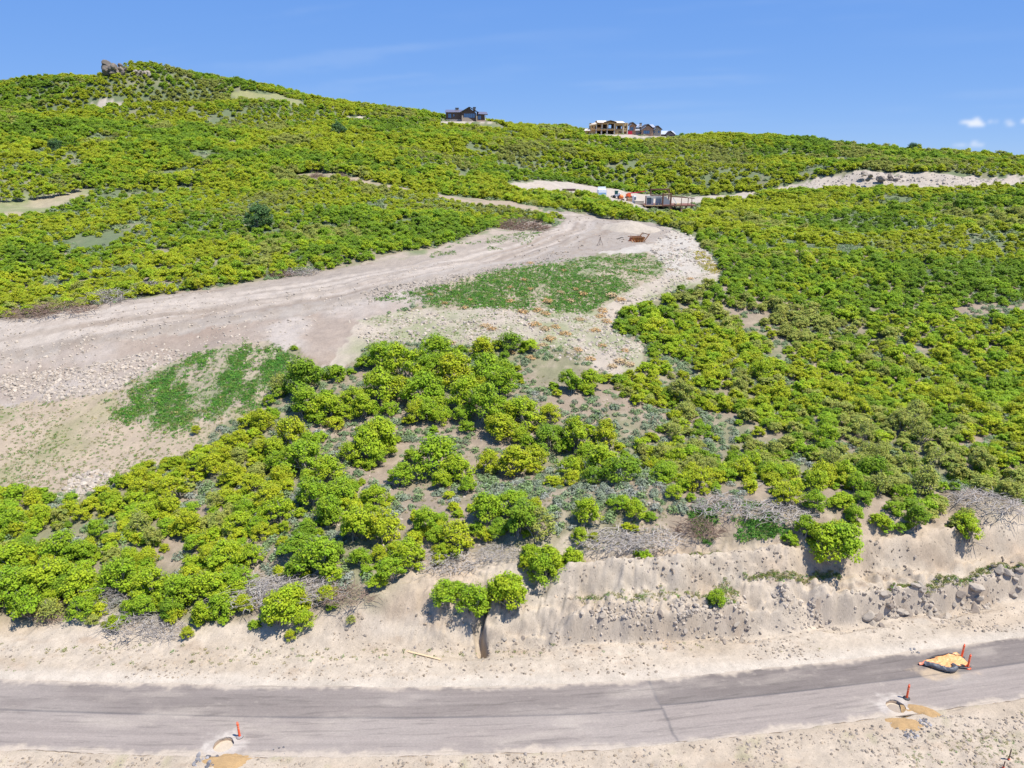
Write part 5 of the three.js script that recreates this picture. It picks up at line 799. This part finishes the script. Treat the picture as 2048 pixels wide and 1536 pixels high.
{
  const { t, X, Y } = front('dark_house', 'dark timber house with a big glazed gable and two chimneys on the ridge', 'house', 932, 243);
  const TIMBER = M([0.115, 0.075, 0.055], 0.8), STONE = M([0.50, 0.41, 0.30], 0.95, { map: grainTex }), METAL = M([0.21, 0.20, 0.25], 0.42, { metalness: 0.4 }), TRIM = M([0.055, 0.05, 0.055], 0.7), GREYSTONE = M([0.34, 0.31, 0.28], 0.95);
  const ch = [];
  part(t, 'wall', joined([wallWith([[X(896.6), X(902.8), Y(236.4), Y(228)], [X(906.4), X(909.4), Y(233.8), Y(229)]], [[X(892), Y(239)], [X(924), Y(239)], [X(924), Y(226)], [X(892), Y(226)]], 0.3), box(X(892), X(892) + 0.3, Y(239), Y(226), -9, -0.3), box(X(892), X(924), Y(239), Y(226), -9.3, -9)]), TIMBER);
  part(t, 'foundation', joined([box(X(892), X(924), Y(252), Y(239), -9, 0.08), box(X(923.2), X(971.5), Y(254), Y(242.5), -9, 1.4)]), GREYSTONE);
  part(t, 'gable_wall', wallWith([[X(928), X(950.2), Y(236.4), Y(228)]], [[X(923.5), Y(242.5)], [X(952.5), Y(242.5)], [X(952.5), Y(227)], [X(939.4), Y(218)], [X(923.5), Y(227)]], 0.35).translate(0, 0, 1.4), TIMBER, 'dark timber gable with its row of tall windows');
  part(t, 'wing_wall', joined([wallWith([[X(955.8), X(962.5), Y(239.4), Y(231.5)]], [[X(953), Y(241)], [X(968.5), Y(241)], [X(968.5), Y(229)], [X(953), Y(229)]], 0.3), box(X(968.5) - 0.3, X(968.5), Y(241), Y(229), -8, -0.3)]), TIMBER);
  part(t, 'roof', joined([slab([[X(890.5), Y(226.2), 0.7], [X(924), Y(226.2), 0.7], [X(924), Y(220.8), -4.6], [X(890.5), Y(220.8), -4.6]], 0.22), slab([[X(890.5), Y(220.8), -4.6], [X(924), Y(220.8), -4.6], [X(924), Y(226.2), -9.6], [X(890.5), Y(226.2), -9.6]], 0.22)]), METAL);
  part(t, 'gable_roof', gableRoof(X(921.6), X(957), X(939.5), Y(226.4), Y(216.6), 2.4, -9, 0.3), TRIM, 'dark steep roof over the glazed gable');
  part(t, 'wing_roof', joined([slab([[X(953.5), Y(229.6), 1.2], [X(975), Y(230.2), 1.2], [X(973), Y(225), -4], [X(953.5), Y(224.4), -4]], 0.2), slab([[X(953.5), Y(224.4), -4], [X(973), Y(225), -4], [X(975), Y(229.6), -9], [X(953.5), Y(229.6), -9]], 0.2)]), METAL);
  for (const [x0, x1, y0, y1, z] of [[910.6, 916.6, 223, 218.6, -4], [946.2, 951, 224, 217.4, -3.4]]) { const c = part(t, 'chimney', box(X(x0), X(x1), Y(y0), Y(y1), z - 0.8, z + 0.6), STONE); part(c, 'chimney_cap', box(X(x0) - 0.15, X(x1) + 0.15, Y(y1) + 0.003, Y(y1 - 2), z - 0.95, z + 0.75), TRIM); }
  windowIn(t, X(928), X(950.2), Y(236.4), Y(228), 1.2, 5, TRIM); windowIn(t, X(896.6), X(902.8), Y(236.4), Y(228), -0.15, 2, TRIM); windowIn(t, X(906.4), X(909.4), Y(233.8), Y(229), -0.15, 1, TRIM); windowIn(t, X(955.8), X(962.5), Y(239.4), Y(231.5), -0.15, 2, TRIM);
  part(t, 'stone_pier', box(X(924.2), X(927), Y(244), Y(232), 1.5, 2.4), STONE); part(t, 'stone_pier', box(X(952.6), X(955), Y(245), Y(232.6), 1.5, 2.4), STONE); part(t, 'terrace_wall', wallWith([], [[X(927), Y(247)], [X(949), Y(247)], [X(946), Y(241)], [X(936.4), Y(235.8)], [X(927), Y(235.8)]], 0.5).translate(0, 0, 2.1), STONE);
  part(t, 'porch_post', box(X(970.4), X(971.6), Y(240.6), Y(230), 0.6, 0.95), WHITE); part(t, 'porch_deck', box(X(954), X(972.6), Y(242.4), Y(240.6), -0.3, 1.35), STONE); part(t, 'retaining_wall', box(X(955), X(972), Y(249), Y(243), 1.5, 2.0), M([0.55, 0.25, 0.12], 0.95), 'reddish earth-toned base under the porch');
}
{
  const { t, X, Y } = front('framed_house', 'unfinished two-storey timber-framed house with open window holes on the ridge', 'house', 1216, 269);
  const OSB = M([0.60, 0.40, 0.18], 0.9), FRAME = M([0.52, 0.33, 0.15], 0.9), GREY = M([0.42, 0.37, 0.34], 0.9), PALE = M([0.68, 0.60, 0.50], 0.85), DARK = M([0.12, 0.075, 0.055], 0.8);
  const H = (a, b, c, d) => [X(1160 + a / 10.24), X(1160 + b / 10.24), Y(230 + d / 10.24), Y(230 + c / 10.24)];
  const x0 = X(1181), x1 = X(1254.6), mid = Y(259.6), top = Y(247.2), base = Y(268.5);
  part(t, 'upper_wall', wallWith([H(345, 425, 205, 268), H(462, 542, 205, 280), H(578, 686, 195, 278), H(742, 852, 225, 292), H(903, 952, 235, 280), H(236, 264, 235, 276), H(300, 322, 235, 290)], [[x0, mid], [x1, mid], [x1, top], [X(1230), top], [X(1219.5), Y(244.6)], [X(1210), top], [x0, top + (Y(249) - Y(247.2))]], 0.3), OSB);
  part(t, 'lower_wall', wallWith([H(345, 418, 330, 394), H(442, 528, 330, 394), H(568, 684, 325, 394), H(788, 848, 332, 376), H(900, 945, 340, 386)], [[x0, base], [x1, base], [x1, mid - 0.25], [x0, mid - 0.25]], 0.3), OSB);
  part(t, 'floor_slab', box(x0 - 0.3, X(1231), mid - 0.25, mid, -9.5, 1.6), FRAME); part(t, 'ground_slab', box(x0, x1, base - 3, base - 0.003, -10, 0.4), CONCRETE);
  part(t, 'back_wall', wallWith([[X(1217), X(1226), Y(257), Y(250)], [X(1233), X(1238), Y(258.5), Y(253)], [X(1246), X(1252), Y(257), Y(253)]], [[x0, base], [x1, base], [x1, top], [x0, top]], 0.3).translate(0, 0, -9.6), DARK);
  part(t, 'side_wall', box(x0 - 0.003, x0 + 0.297, base, top, -9.6, -0.31), OSB); part(t, 'side_wall', box(x1 - 0.297, x1 + 0.003, base, top, -9.6, -0.31), OSB);
  for (const v of [325, 432, 548, 697]) part(t, 'post', box(X(1160 + (v - 12) / 10.24), X(1160 + (v + 12) / 10.24), base, mid - 0.253, 0.9, 1.4), GREY);
  for (const v of [330, 445, 560, 700, 880, 968]) part(t, 'stud', box(X(1160 + (v - 9) / 10.24), X(1160 + (v + 9) / 10.24), v > 800 ? base : mid + 0.003, top, 0.003, 0.3), PALE);
  part(t, 'roof', joined([slab([[X(1193), Y(247.4), 1], [X(1213), Y(247.4), 1], [X(1213), Y(243), -5], [X(1195), Y(243), -5]], 0.25), slab([[X(1229), Y(248), 1], [X(1249), Y(248), 1], [X(1247), Y(244.6), -5], [X(1229), Y(244.4), -5]], 0.25), slab([[X(1193), Y(243), -5], [X(1248), Y(244), -5], [X(1250), Y(247), -10.4], [X(1192), Y(247), -10.4]], 0.25)]), PALE);
  part(t, 'gable_roof', gableRoof(X(1207), X(1232), X(1219.5), Y(246.6), Y(243.2), 2, -6, 0.3), DARK);
  part(t, 'low_roof', joined([slab([[X(1177), Y(252.4), 0.6], [X(1192.5), Y(250), 0.6], [X(1192), Y(246.6), -4], [X(1183), Y(249), -4]], 0.25), slab([[X(1167.4), Y(262.4), 1.4], [X(1182), Y(262.2), 1.4], [X(1181), Y(258), -2.4], [X(1171), Y(259), -2.4]], 0.25)]), PALE);
  part(t, 'low_wing', joined([wallWith([[X(1173.4), X(1179), Y(267.6), Y(264)]], [[X(1171), Y(268.5)], [X(1180.7), Y(268.5)], [X(1180.7), Y(262.4)], [X(1171), Y(262.4)]], 0.3), box(X(1171), X(1171) + 0.3, Y(268.5), Y(262.4), -4, -0.303)]), OSB);
  const raf = []; for (let i = 0; i < 15; i++) { const v = mix(1195, 1253, i / 14); if (v > 1209 && v < 1231 && i % 2) continue; part(t, 'rafter', bar([X(v), Y(248.3), 1.25], [X(v), Y(246.9), -1], 0.16, 0.22), FRAME); }
  part(t, 'eave_beam', bar([X(1188.4), Y(245.4), 1.6], [X(1203), Y(249.4), 1.6], 0.28), DARK);
}
{
  const { t, X, Y } = front('gabled_house', 'house with three brown gables, blue windows and bright roofs behind the framed house', 'house', 1288, 270);
  const WALL = M([0.43, 0.27, 0.18], 0.9), STONE = M([0.48, 0.42, 0.34], 0.95, { map: grainTex }), ROOF = M([0.62, 0.62, 0.64], 0.35, { metalness: 0.5 }), TRIM = M([0.075, 0.055, 0.05], 0.7), GREYW = M([0.42, 0.41, 0.42], 0.85), RED = M([0.50, 0.02, 0.05], 0.7);
  const C = (a) => X(1160 + a / 10.24), D = (b) => Y(230 + b / 10.24), base = Y(271.5);
  const gable = (a0, a1, ar, ye, yr, z, holes, mat, back) => { part(t, 'gable_wall', wallWith(holes, [[C(a0 + 14), base], [C(a1 - 14), base], [C(a1 - 14), D(ye)], [C(ar), D(yr + 14)], [C(a0 + 14), D(ye)]], 0.3).translate(0, 0, z), mat); part(t, 'gable_roof', gableRoof(C(a0), C(a1), C(ar), D(ye), D(yr), z + 0.9, back, 0.35), TRIM); };
  gable(990, 1150, 1063, 235, 168, 0, [[C(1000) + 0.6, C(1090), D(320), D(256)]], WALL, -9); gable(1228, 1492, 1368, 300, 208, 2, [[C(1282), C(1412), D(388), D(322)]], WALL, -9); gable(1482, 1668, 1575, 312, 236, 0.6, [[C(1500), C(1525), D(372), D(325)], [C(1590), C(1625), D(370), D(325)]], STONE, -9);
  windowIn(t, C(1000) + 0.6, C(1090), D(320), D(256), -0.15, 3, TRIM); windowIn(t, C(1282), C(1412), D(388), D(322), 1.85, 3, TRIM); windowIn(t, C(1500), C(1525), D(372), D(325), 0.45, 1, TRIM); windowIn(t, C(1590), C(1625), D(370), D(325), 0.45, 1, TRIM);
  part(t, 'red_cladding', box(C(978), C(1066), base, D(335), 0.003, 0.25), RED); part(t, 'link_wall', wallWith([[C(1128), C(1212), D(394), D(342)]], [[C(1138), base], [C(1240), base], [C(1240), D(262)], [C(1138), D(262)]], 0.3).translate(0, 0, -1.2), GREYW); windowIn(t, C(1140), C(1212), D(394), D(342), -1.3, 2, TRIM);
  part(t, 'roof', joined([slab([[C(1130), D(256), -0.4], [C(1260), D(256), -0.4], [C(1260), D(206), -6], [C(1140), D(206), -6]], 0.2), slab([[C(1380), D(268), -0.4], [C(1545), D(268), -0.4], [C(1520), D(206), -6], [C(1384), D(206), -6]], 0.2)]), ROOF); part(t, 'porch_roof', slab([[C(1112), D(326), 1], [C(1226), D(326), 1], [C(1222), D(292), -1.2], [C(1120), D(292), -1.2]], 0.18), ROOF);
  const c = part(t, 'chimney', box(C(1220), C(1262), D(300), D(182), -2.4, -1.2), STONE); part(c, 'chimney_cap', box(C(1216), C(1266), D(182) + 0.003, D(174), -2.5, -1.1), TRIM);
  part(t, 'foundation', box(C(980), C(1650), base - 3.5, base - 0.003, -9, 1.7), STONE); part(t, 'back_wall', box(C(1000), C(1640), base, D(300), -9.4, -9.1), GREYW);
}
{
  const { t, X, Y } = front('low_gabled_house', 'low grey gabled building with a pale roof at the end of the hilltop row', 'house', 1337, 274);
  const ROOF = M([0.62, 0.63, 0.66], 0.4, { metalness: 0.4 }), WALL = M([0.22, 0.19, 0.18], 0.9), TRIM = M([0.07, 0.06, 0.06], 0.8), C = (a) => X(1160 + a / 10.24), D = (b) => Y(230 + b / 10.24), base = Y(277);
  part(t, 'wall', wallWith([[C(1660), C(1740), D(442), D(425)]], [[C(1648), base], [C(1950), base], [C(1950), D(402)], [C(1648), D(402)]], 0.3), WALL); part(t, 'gable_wall', wallWith([[C(1778), C(1878), D(446), D(420)]], [[C(1752), base], [C(1908), base], [C(1908), D(404)], [C(1830), D(352)], [C(1752), D(404)]], 0.3).translate(0, 0, 1.6), WALL);
  part(t, 'gable_roof', gableRoof(C(1738), C(1924), C(1830), D(406), D(340), 2.4, -5, 0.3), TRIM); part(t, 'roof', joined([slab([[C(1640), D(404), 0.8], [C(1960), D(404), 0.8], [C(1930), D(334), -5], [C(1650), D(330), -5]], 0.2), slab([[C(1650), D(330), -5], [C(1930), D(334), -5], [C(1960), D(404), -10], [C(1640), D(404), -10]], 0.2)]), ROOF);
  windowIn(t, C(1660), C(1740), D(442), D(425), -0.15, 3, TRIM); part(t, 'garage_door', box(C(1778), C(1878), D(446), D(420), 1.35, 1.45), TRIM); part(t, 'foundation', box(C(1640), C(1955), base - 3, base - 0.003, -9.5, 1.62), M([0.4, 0.36, 0.3], 0.95));
}
// the building site below: steel frame, concrete core, deck
{
  const { t, s, X, Y } = front('steel_frame_house', 'half-built house of rusty steel beams and concrete walls on a deck', 'construction', 1335, 424);
  const C = (a) => X(1170 + a / 8.9), D = (b) => Y(370 + b / 8.9), RUST = M([0.20, 0.085, 0.05], 0.75), LUMBER = M([0.62, 0.44, 0.22], 0.85), GREYC = M([0.36, 0.37, 0.40], 0.85), PALEC = M([0.62, 0.60, 0.57], 0.9);
  part(t, 'deck', box(C(1040), C(1960), D(424), D(406), -9, 1.2), RUST); part(t, 'deck_edge', box(C(1040), C(1350), D(416), D(404), 1.203, 1.45), LUMBER); for (let i = 0; i < 9; i++) part(t, 'joist', box(C(1060 + i * 105) - 0.12, C(1060 + i * 105) + 0.12, D(452), D(424) - 0.003, -0.6, 1.1), i % 2 ? RUST : LUMBER);
  part(t, 'concrete_wall', wallWith([[C(1088), C(1166), D(388), D(280)]], [[C(1060), D(404)], [C(1200), D(404)], [C(1200), D(246)], [C(1060), D(246)]], 0.3), PALEC); part(t, 'concrete_wall', wallWith([[C(1215), C(1250), D(404), D(300)]], [[C(1202), D(404)], [C(1340), D(404)], [C(1340), D(250)], [C(1202), D(250)]], 0.3).translate(0, 0, -0.6), PALEC); part(t, 'grey_panel', wallWith([], [[C(1240), D(370)], [C(1345), D(380)], [C(1345), D(258)], [C(1255), D(262)]], 0.2), GREYC); part(t, 'grey_panel', wallWith([], [[C(1345), D(400)], [C(1500), D(396)], [C(1500), D(330)], [C(1425), D(262)], [C(1345), D(262)]], 0.3).translate(0, 0, -0.3), GREYC);
  windowIn(t, C(1088), C(1166), D(388), D(280), -0.15, 2, RUST);
  for (const [a, y0, y1, z, w] of [[1362, 404, 200, 0.9, 0.5], [1503, 470, 198, 0.9, 0.5], [1208, 404, 150, -6, 0.4], [1538, 404, 150, -6, 0.4], [1062, 404, 246, 0.8, 0.3], [1698, 406, 285, 0.6, 0.2], [1815, 406, 285, 0.6, 0.2], [1880, 406, 290, 0.6, 0.2]]) part(t, 'steel_post', box(C(a) - w / 2, C(a) + w / 2, D(y0), D(y1), z - w / 2, z + w / 2), RUST);
  part(t, 'steel_beam', bar([C(1200), D(152), -6], [C(1545), D(155), -6], 0.5), RUST); part(t, 'steel_beam', bar([C(1150), D(236), 0.4], [C(1425), D(238), 0.4], 0.35), RUST); part(t, 'steel_beam', bar([C(1368), D(212), 0.9], [C(1498), D(212), 0.9], 0.3), LUMBER); part(t, 'steel_beam', bar([C(1505), D(256), 0.6], [C(1925), D(290), 0.6], 0.26), RUST); part(t, 'steel_beam', bar([C(1545), D(262), -2], [C(1800), D(280), -2], 0.26), RUST);
  for (const [a0, b0, a1, b1] of [[1075, 424, 1072, 500], [1180, 424, 1180, 490], [1290, 424, 1290, 490], [1480, 470, 1440, 520], [1500, 424, 1455, 490], [1530, 424, 1532, 500], [1690, 424, 1694, 520], [1720, 430, 1700, 500], [1770, 424, 1764, 530], [1805, 470, 1800, 560], [1870, 424, 1870, 540]]) part(t, 'leg', bar([C(a0), D(b0), 0.9], [C(a1), D(b1) - 0.6, 0.9], 0.3), a0 % 20 ? RUST : LUMBER);
  part(t, 'brace', bar([C(1540), D(275), 0.8], [C(1610), D(380), 0.8], 0.22), WHITE); part(t, 'lumber_pile', box(C(1590), C(1680), D(406) + 0.003, D(378), -1, 0.8), LUMBER); part(t, 'apron_slab', box(C(900), C(1060) - 0.003, D(404), D(340), -7, -2.2), M([0.5, 0.43, 0.34], 0.95));
}
{
  const f = (name, label, cat, px, py, turn) => front(name, label, cat, px, py, turn), TYRE = M([0.03, 0.03, 0.03], 0.8), STEEL = M([0.30, 0.32, 0.34], 0.5, { metalness: 0.4 });
  { const { t } = f('site_trailer', 'white and blue enclosed trailer parked on the building site', 'trailer', 1204, 395.5, 0.2); part(t, 'body', joined([box(-1.7, 1.3, 0.55, 2.5, -1.1, 1.1), bar([-1.7, 2.53, 0], [1.3, 2.53, 0], 2.1, 0.1)]), M([0.76, 0.80, 0.84], 0.5)); part(t, 'rear_door', box(1.303, 1.36, 0.62, 2.42, -1.0, 1.0), M([0.07, 0.10, 0.22], 0.5)); for (const x of [-0.6, 0.3]) { const w = part(t, 'wheel', wheelGeo(0.36, 0.24), TYRE); w.position.set(x, 0.34, 1.0); } part(t, 'hitch', bar([-1.7, 0.55, 0], [-2.8, 0.5, 0], 0.14), STEEL); part(t, 'side_stripe', box(-1.6, 1.2, 0.8, 1.5, 1.102, 1.115), M([0.22, 0.38, 0.60], 0.5)); }
  { const { t } = f('wheel_loader', 'dark green loader with black wheels on the building site', 'loader', 1231, 398, -0.3); part(t, 'body', joined([box(-0.2, 1.7, 0.7, 1.5, -0.7, 0.7), box(0.9, 1.8, 1.5, 1.9, -0.65, 0.65)]), WHITE); part(t, 'cab', joined([box(-0.3, 0.8, 1.503, 2.6, -0.65, 0.65), box(-0.4, 0.95, 2.603, 2.75, -0.75, 0.75)]), M([0.04, 0.16, 0.12], 0.5)); for (const [x, z] of [[-0.5, 0.8], [1.3, 0.8], [-0.5, -0.8], [1.3, -0.8]]) { const w = part(t, 'wheel', wheelGeo(0.55, 0.4), TYRE); w.position.set(x, 0.52, z); } part(t, 'arm', joined([bar([-0.2, 1.3, 0.5], [-1.7, 0.6, 0.5], 0.2), bar([-0.2, 1.3, -0.5], [-1.7, 0.6, -0.5], 0.2)]), STEEL); part(t, 'bucket', joined([slab([[-1.6, 0.15, -0.9], [-1.6, 0.15, 0.9], [-2.3, 0.1, 0.9], [-2.3, 0.1, -0.9]], 0.08), slab([[-1.6, 0.15, -0.9], [-1.6, 0.15, 0.9], [-1.55, 0.9, 0.9], [-1.55, 0.9, -0.9]], 0.08)]), TYRE); }
  { const { t } = f('concrete_mixer', 'small round orange mixer beside the green loader', 'mixer', 1242, 402.5, 0.4); const d = part(t, 'drum', new THREE.LatheGeometry([[0.0, -0.85], [0.55, -0.75], [0.85, -0.1], [0.7, 0.5], [0.4, 0.85], [0.34, 0.85]].map(([a, b]) => new THREE.Vector2(a, b)), 20), M([0.80, 0.20, 0.03], 0.5)); d.position.y = 1.25; d.rotation.z = 0.9; part(t, 'stand', joined([bar([-0.7, 0, -0.4], [0, 1.2, -0.8], 0.1), bar([0.7, 0, -0.4], [0, 1.2, -0.8], 0.1), bar([-0.7, 0, 0.4], [0, 1.2, 0.8], 0.1), bar([0.7, 0, 0.4], [0, 1.2, 0.8], 0.1)]), STEEL); for (const z of [-0.6, 0.6]) { const w = part(t, 'wheel', wheelGeo(0.3, 0.15), TYRE); w.position.set(0.75, 0.29, z); } }
  { const { t } = f('boom_lift', 'red boom lift with its long arm lowered along the lumber', 'lift', 1258, 396, 0.1); part(t, 'chassis', box(-1.1, 0.9, 0.45, 1.1, -0.9, 0.9), M([0.75, 0.12, 0.03], 0.5)); part(t, 'turret', joined([box(-0.8, 0.5, 1.103, 1.9, -0.7, 0.7), box(-1.2, -0.8, 1.2, 1.7, -0.6, 0.6)]), M([0.80, 0.16, 0.04], 0.5)); part(t, 'boom', joined([bar([-0.6, 1.9, 0], [3.4, 2.3, 0], 0.34), bar([3.2, 2.25, 0], [6.4, 2.75, 0], 0.24)]), M([0.60, 0.03, 0.07], 0.5)); part(t, 'basket', joined([box(6.2, 7.3, 2.3, 2.4, -0.5, 0.5), bar([6.2, 2.4, 0.48], [6.2, 3.3, 0.48], 0.06), bar([7.28, 2.4, 0.48], [7.28, 3.3, 0.48], 0.06), bar([6.2, 3.3, 0.48], [7.28, 3.3, 0.48], 0.06), bar([6.2, 3.3, -0.48], [7.28, 3.3, -0.48], 0.06), bar([6.2, 2.4, -0.48], [6.2, 3.3, -0.48], 0.06), bar([7.28, 2.4, -0.48], [7.28, 3.3, -0.48], 0.06)]), STEEL); for (const [x, z] of [[-0.8, 0.95], [0.6, 0.95], [-0.8, -0.95], [0.6, -0.95]]) { const w = part(t, 'wheel', wheelGeo(0.45, 0.3), TYRE); w.position.set(x, 0.44, z); } }
  { const { t } = f('lumber_stack', 'banded stack of brown lumber between the mixer and the concrete walls', 'lumber', 1262, 405, 0.15); const L = M([0.36, 0.22, 0.12], 0.9), L2 = M([0.50, 0.34, 0.19], 0.9); for (let j = 0; j < 4; j++) for (let i = 0; i < 4; i++) part(t, 'board', box(-1.6, 1.6, 0.12 + j * 0.3, 0.38 + j * 0.3, -0.9 + i * 0.45, -0.5 + i * 0.45), (i + j) % 2 ? L : L2); part(t, 'bearer', joined([box(-1.2, -1.05, 0, 0.118, -0.95, 0.95), box(1.05, 1.2, 0, 0.118, -0.95, 0.95)]), L); }
  { const { t } = f('pipe_bundle', 'dark bundle of pipes lying on the pale graded pad', 'pipes', 1137, 388, 0.05); for (let i = 0; i < 5; i++) { const p = part(t, 'pipe', cyl(0.22, 0.22, 4.6, 10).rotateZ(Math.PI / 2), DARKSTEEL); p.position.set(2.3 + (i % 2) * 0.3, 0.22 + (i > 2 ? 0.4 : 0), -0.5 + (i % 3) * 0.45 + (i > 2 ? 0.22 : 0)); } }
  { const { t } = f('portable_toilet', 'pale portable toilet standing at the edge of the concrete apron', 'toilet', 1268, 411, 0.3); part(t, 'cabin', joined([box(-0.55, 0.55, 0.05, 2.15, -0.55, 0.55), bar([0, 2.13, 0], [0, 2.36, 0], 1.0)]), WHITE); part(t, 'door', box(-0.42, 0.42, 0.15, 2.0, 0.553, 0.58), M([0.10, 0.11, 0.13], 0.6)); }
  { const { t, s } = f('dark_sign', 'dark two-legged sign standing on the hillside track under the tan patch', 'sign', 547, 213, 0); part(t, 'panel', box(-4.4 * s, 4.4 * s, 2.6 * s, 6.2 * s, -0.1, 0.1), M([0.02, 0.025, 0.07], 0.6)); for (const x of [-3.2, 2.2]) part(t, 'post', box((x) * s, (x + 1.6) * s, -0.8, 2.6 * s - 0.003, -0.12, 0.12), M([0.02, 0.025, 0.07], 0.6)); }
}
// the rusty hopper by the bend, with the small things near it
{
  const { t, s } = front('rusty_hopper', 'rusty orange steel hopper with a raised frame at the edge of the dirt road', 'machine', 1278, 483, 0.12);
  const X = (a) => (1200 + a / 14.63 - 1278) * s, Y = (b) => (483 - (430 + b / 14.63)) * s;
  const RUSTY = new THREE.MeshStandardMaterial({ color: new THREE.Color().setRGB(0.42, 0.17, 0.035), roughness: 0.8, map: grainTex }), DEEP = M([0.20, 0.06, 0.03], 0.75), BROWN = M([0.30, 0.14, 0.06], 0.7);
  const y0 = Y(762), y1 = Y(640), w = 1.0;
  part(t, 'side_panel', wallWith([], [[X(1012), y0], [X(1262), y0], [X(1300), Y(690)], [X(1290), y1], [X(990), y1]], 0.08), RUSTY); part(t, 'side_panel', wallWith([], [[X(1012), y0], [X(1262), y0], [X(1300), Y(690)], [X(1290), y1], [X(990), y1]], 0.08).translate(0, 0, -w * 1.7), RUSTY);
  part(t, 'floor_panel', box(X(1014), X(1260), y0 + 0.02, y0 + 0.1, -w * 1.7, -0.083), DEEP); for (const a of [1090, 1160, 1230]) part(t, 'rib', box(X(a - 6), X(a + 6), y0, y1, 0.003, 0.07), DEEP);
  part(t, 'top_rail', joined([bar([X(866), Y(628), 0.05], [X(1285), Y(630), 0.05], 0.16), bar([X(866), Y(628), -w * 1.75], [X(1285), Y(630), -w * 1.75], 0.16)]), BROWN);
  part(t, 'end_panel', slab([[X(1262), y0, 0], [X(1262), y0, -w * 1.7], [X(1330), Y(640), -w * 1.7], [X(1330), Y(640), 0]], 0.07), RUSTY);
  part(t, 'raised_frame', joined([bar([X(1225), Y(622), -w * 1.75], [X(1312), Y(530), -w * 1.75], 0.17), bar([X(1285), Y(755), 0.1], [X(1442), Y(535), 0.1], 0.2), bar([X(1312), Y(532), -w * 1.75], [X(1400), Y(550), 0.05], 0.16)]), BROWN);
  const sc = new THREE.CylinderGeometry(1.05 * (Y(640) - Y(830)) / 2, 1.05 * (Y(640) - Y(830)) / 2, w * 1.5, 18, 3, true, -0.4, 2.6), q = sc.attributes.position; sc.rotateX(Math.PI / 2); sc.translate(X(960), Y(745), -w * 0.6);
  part(t, 'scoop', sc, new THREE.MeshStandardMaterial({ color: new THREE.Color().setRGB(0.40, 0.13, 0.03), roughness: 0.75, side: THREE.DoubleSide })); part(t, 'scoop_side', wallWith([], [[X(780), Y(832)], [X(1005), Y(830)], [X(1025), Y(755)], [X(985), Y(640)], [X(905), Y(660)], [X(900), Y(720)]], 0.06).translate(0, 0, -w * 1.38), DEEP);
  part(t, 'tine', bar([X(905), Y(700), 0.15], [X(960), Y(800), 0.3], 0.2), M([0.62, 0.33, 0.16], 0.7)); part(t, 'tine', bar([X(1005), Y(700), 0.15], [X(1020), Y(800), 0.3], 0.2), M([0.50, 0.22, 0.08], 0.7));
  const d = front('survey_tripod', 'thin dark tripod standing on the dirt road bend', 'tripod', 1200, 488, 0); part(d.t, 'leg', bar([-0.6, 0, 0.3], [0, 1.5, 0], 0.07), DARKSTEEL); part(d.t, 'leg', bar([0.6, 0, 0.3], [0, 1.5, 0], 0.07), DARKSTEEL); part(d.t, 'leg', bar([0, 0, -0.5], [0, 1.5, 0], 0.07), DARKSTEEL); part(d.t, 'head', cyl(0.09, 0.07, 0.25, 10).translate(0, 1.5, 0), DARKSTEEL);
  single('dark_log', joined([limb([V(-0.9, 0.1, 0.3), V(0, 0.16, 0), V(0.8, 0.3, -0.3)], 0.12, 0.1, 7), limb([V(0.3, 0.22, -0.1), V(0.6, 0.4, 0.2), V(1.0, 0.3, 0.3)], 0.12, 0.07, 6)]), M([0.10, 0.085, 0.07], 0.9), 'short dark log lying on the sand heap at the bend', 'log', on(1238, 476), 0.5);
  { const g = new THREE.PlaneGeometry(2, 2, 40, 40).rotateX(-Math.PI / 2), p = g.attributes.position, c = at(1262, 461); for (let i = 0; i < p.count; i++) { const u = p.getX(i), v = p.getZ(i), X = u * 8, Z = v * 6, rr = Math.hypot(u, v); p.setXYZ(i, X, land(c[0] + X, c[1] + Z) + 1.9 * Math.max(0, 1 - rr * 1.05) - 0.25 * smooth(0.8, 1, rr) + (fbm(X, Z, 3, 44) - 0.5) * 0.25, Z); } g.computeVertexNormals(); single('gravel_heap', g, M([0.44, 0.375, 0.295], 0.97, { map: grainTex, bumpMap: grainTex, bumpScale: 0.06 }), 'pale conical gravel heap behind the rusty hopper', 'gravel heap', [c[0], 0, c[1]]); }
}
renderer.render(scene, camera);
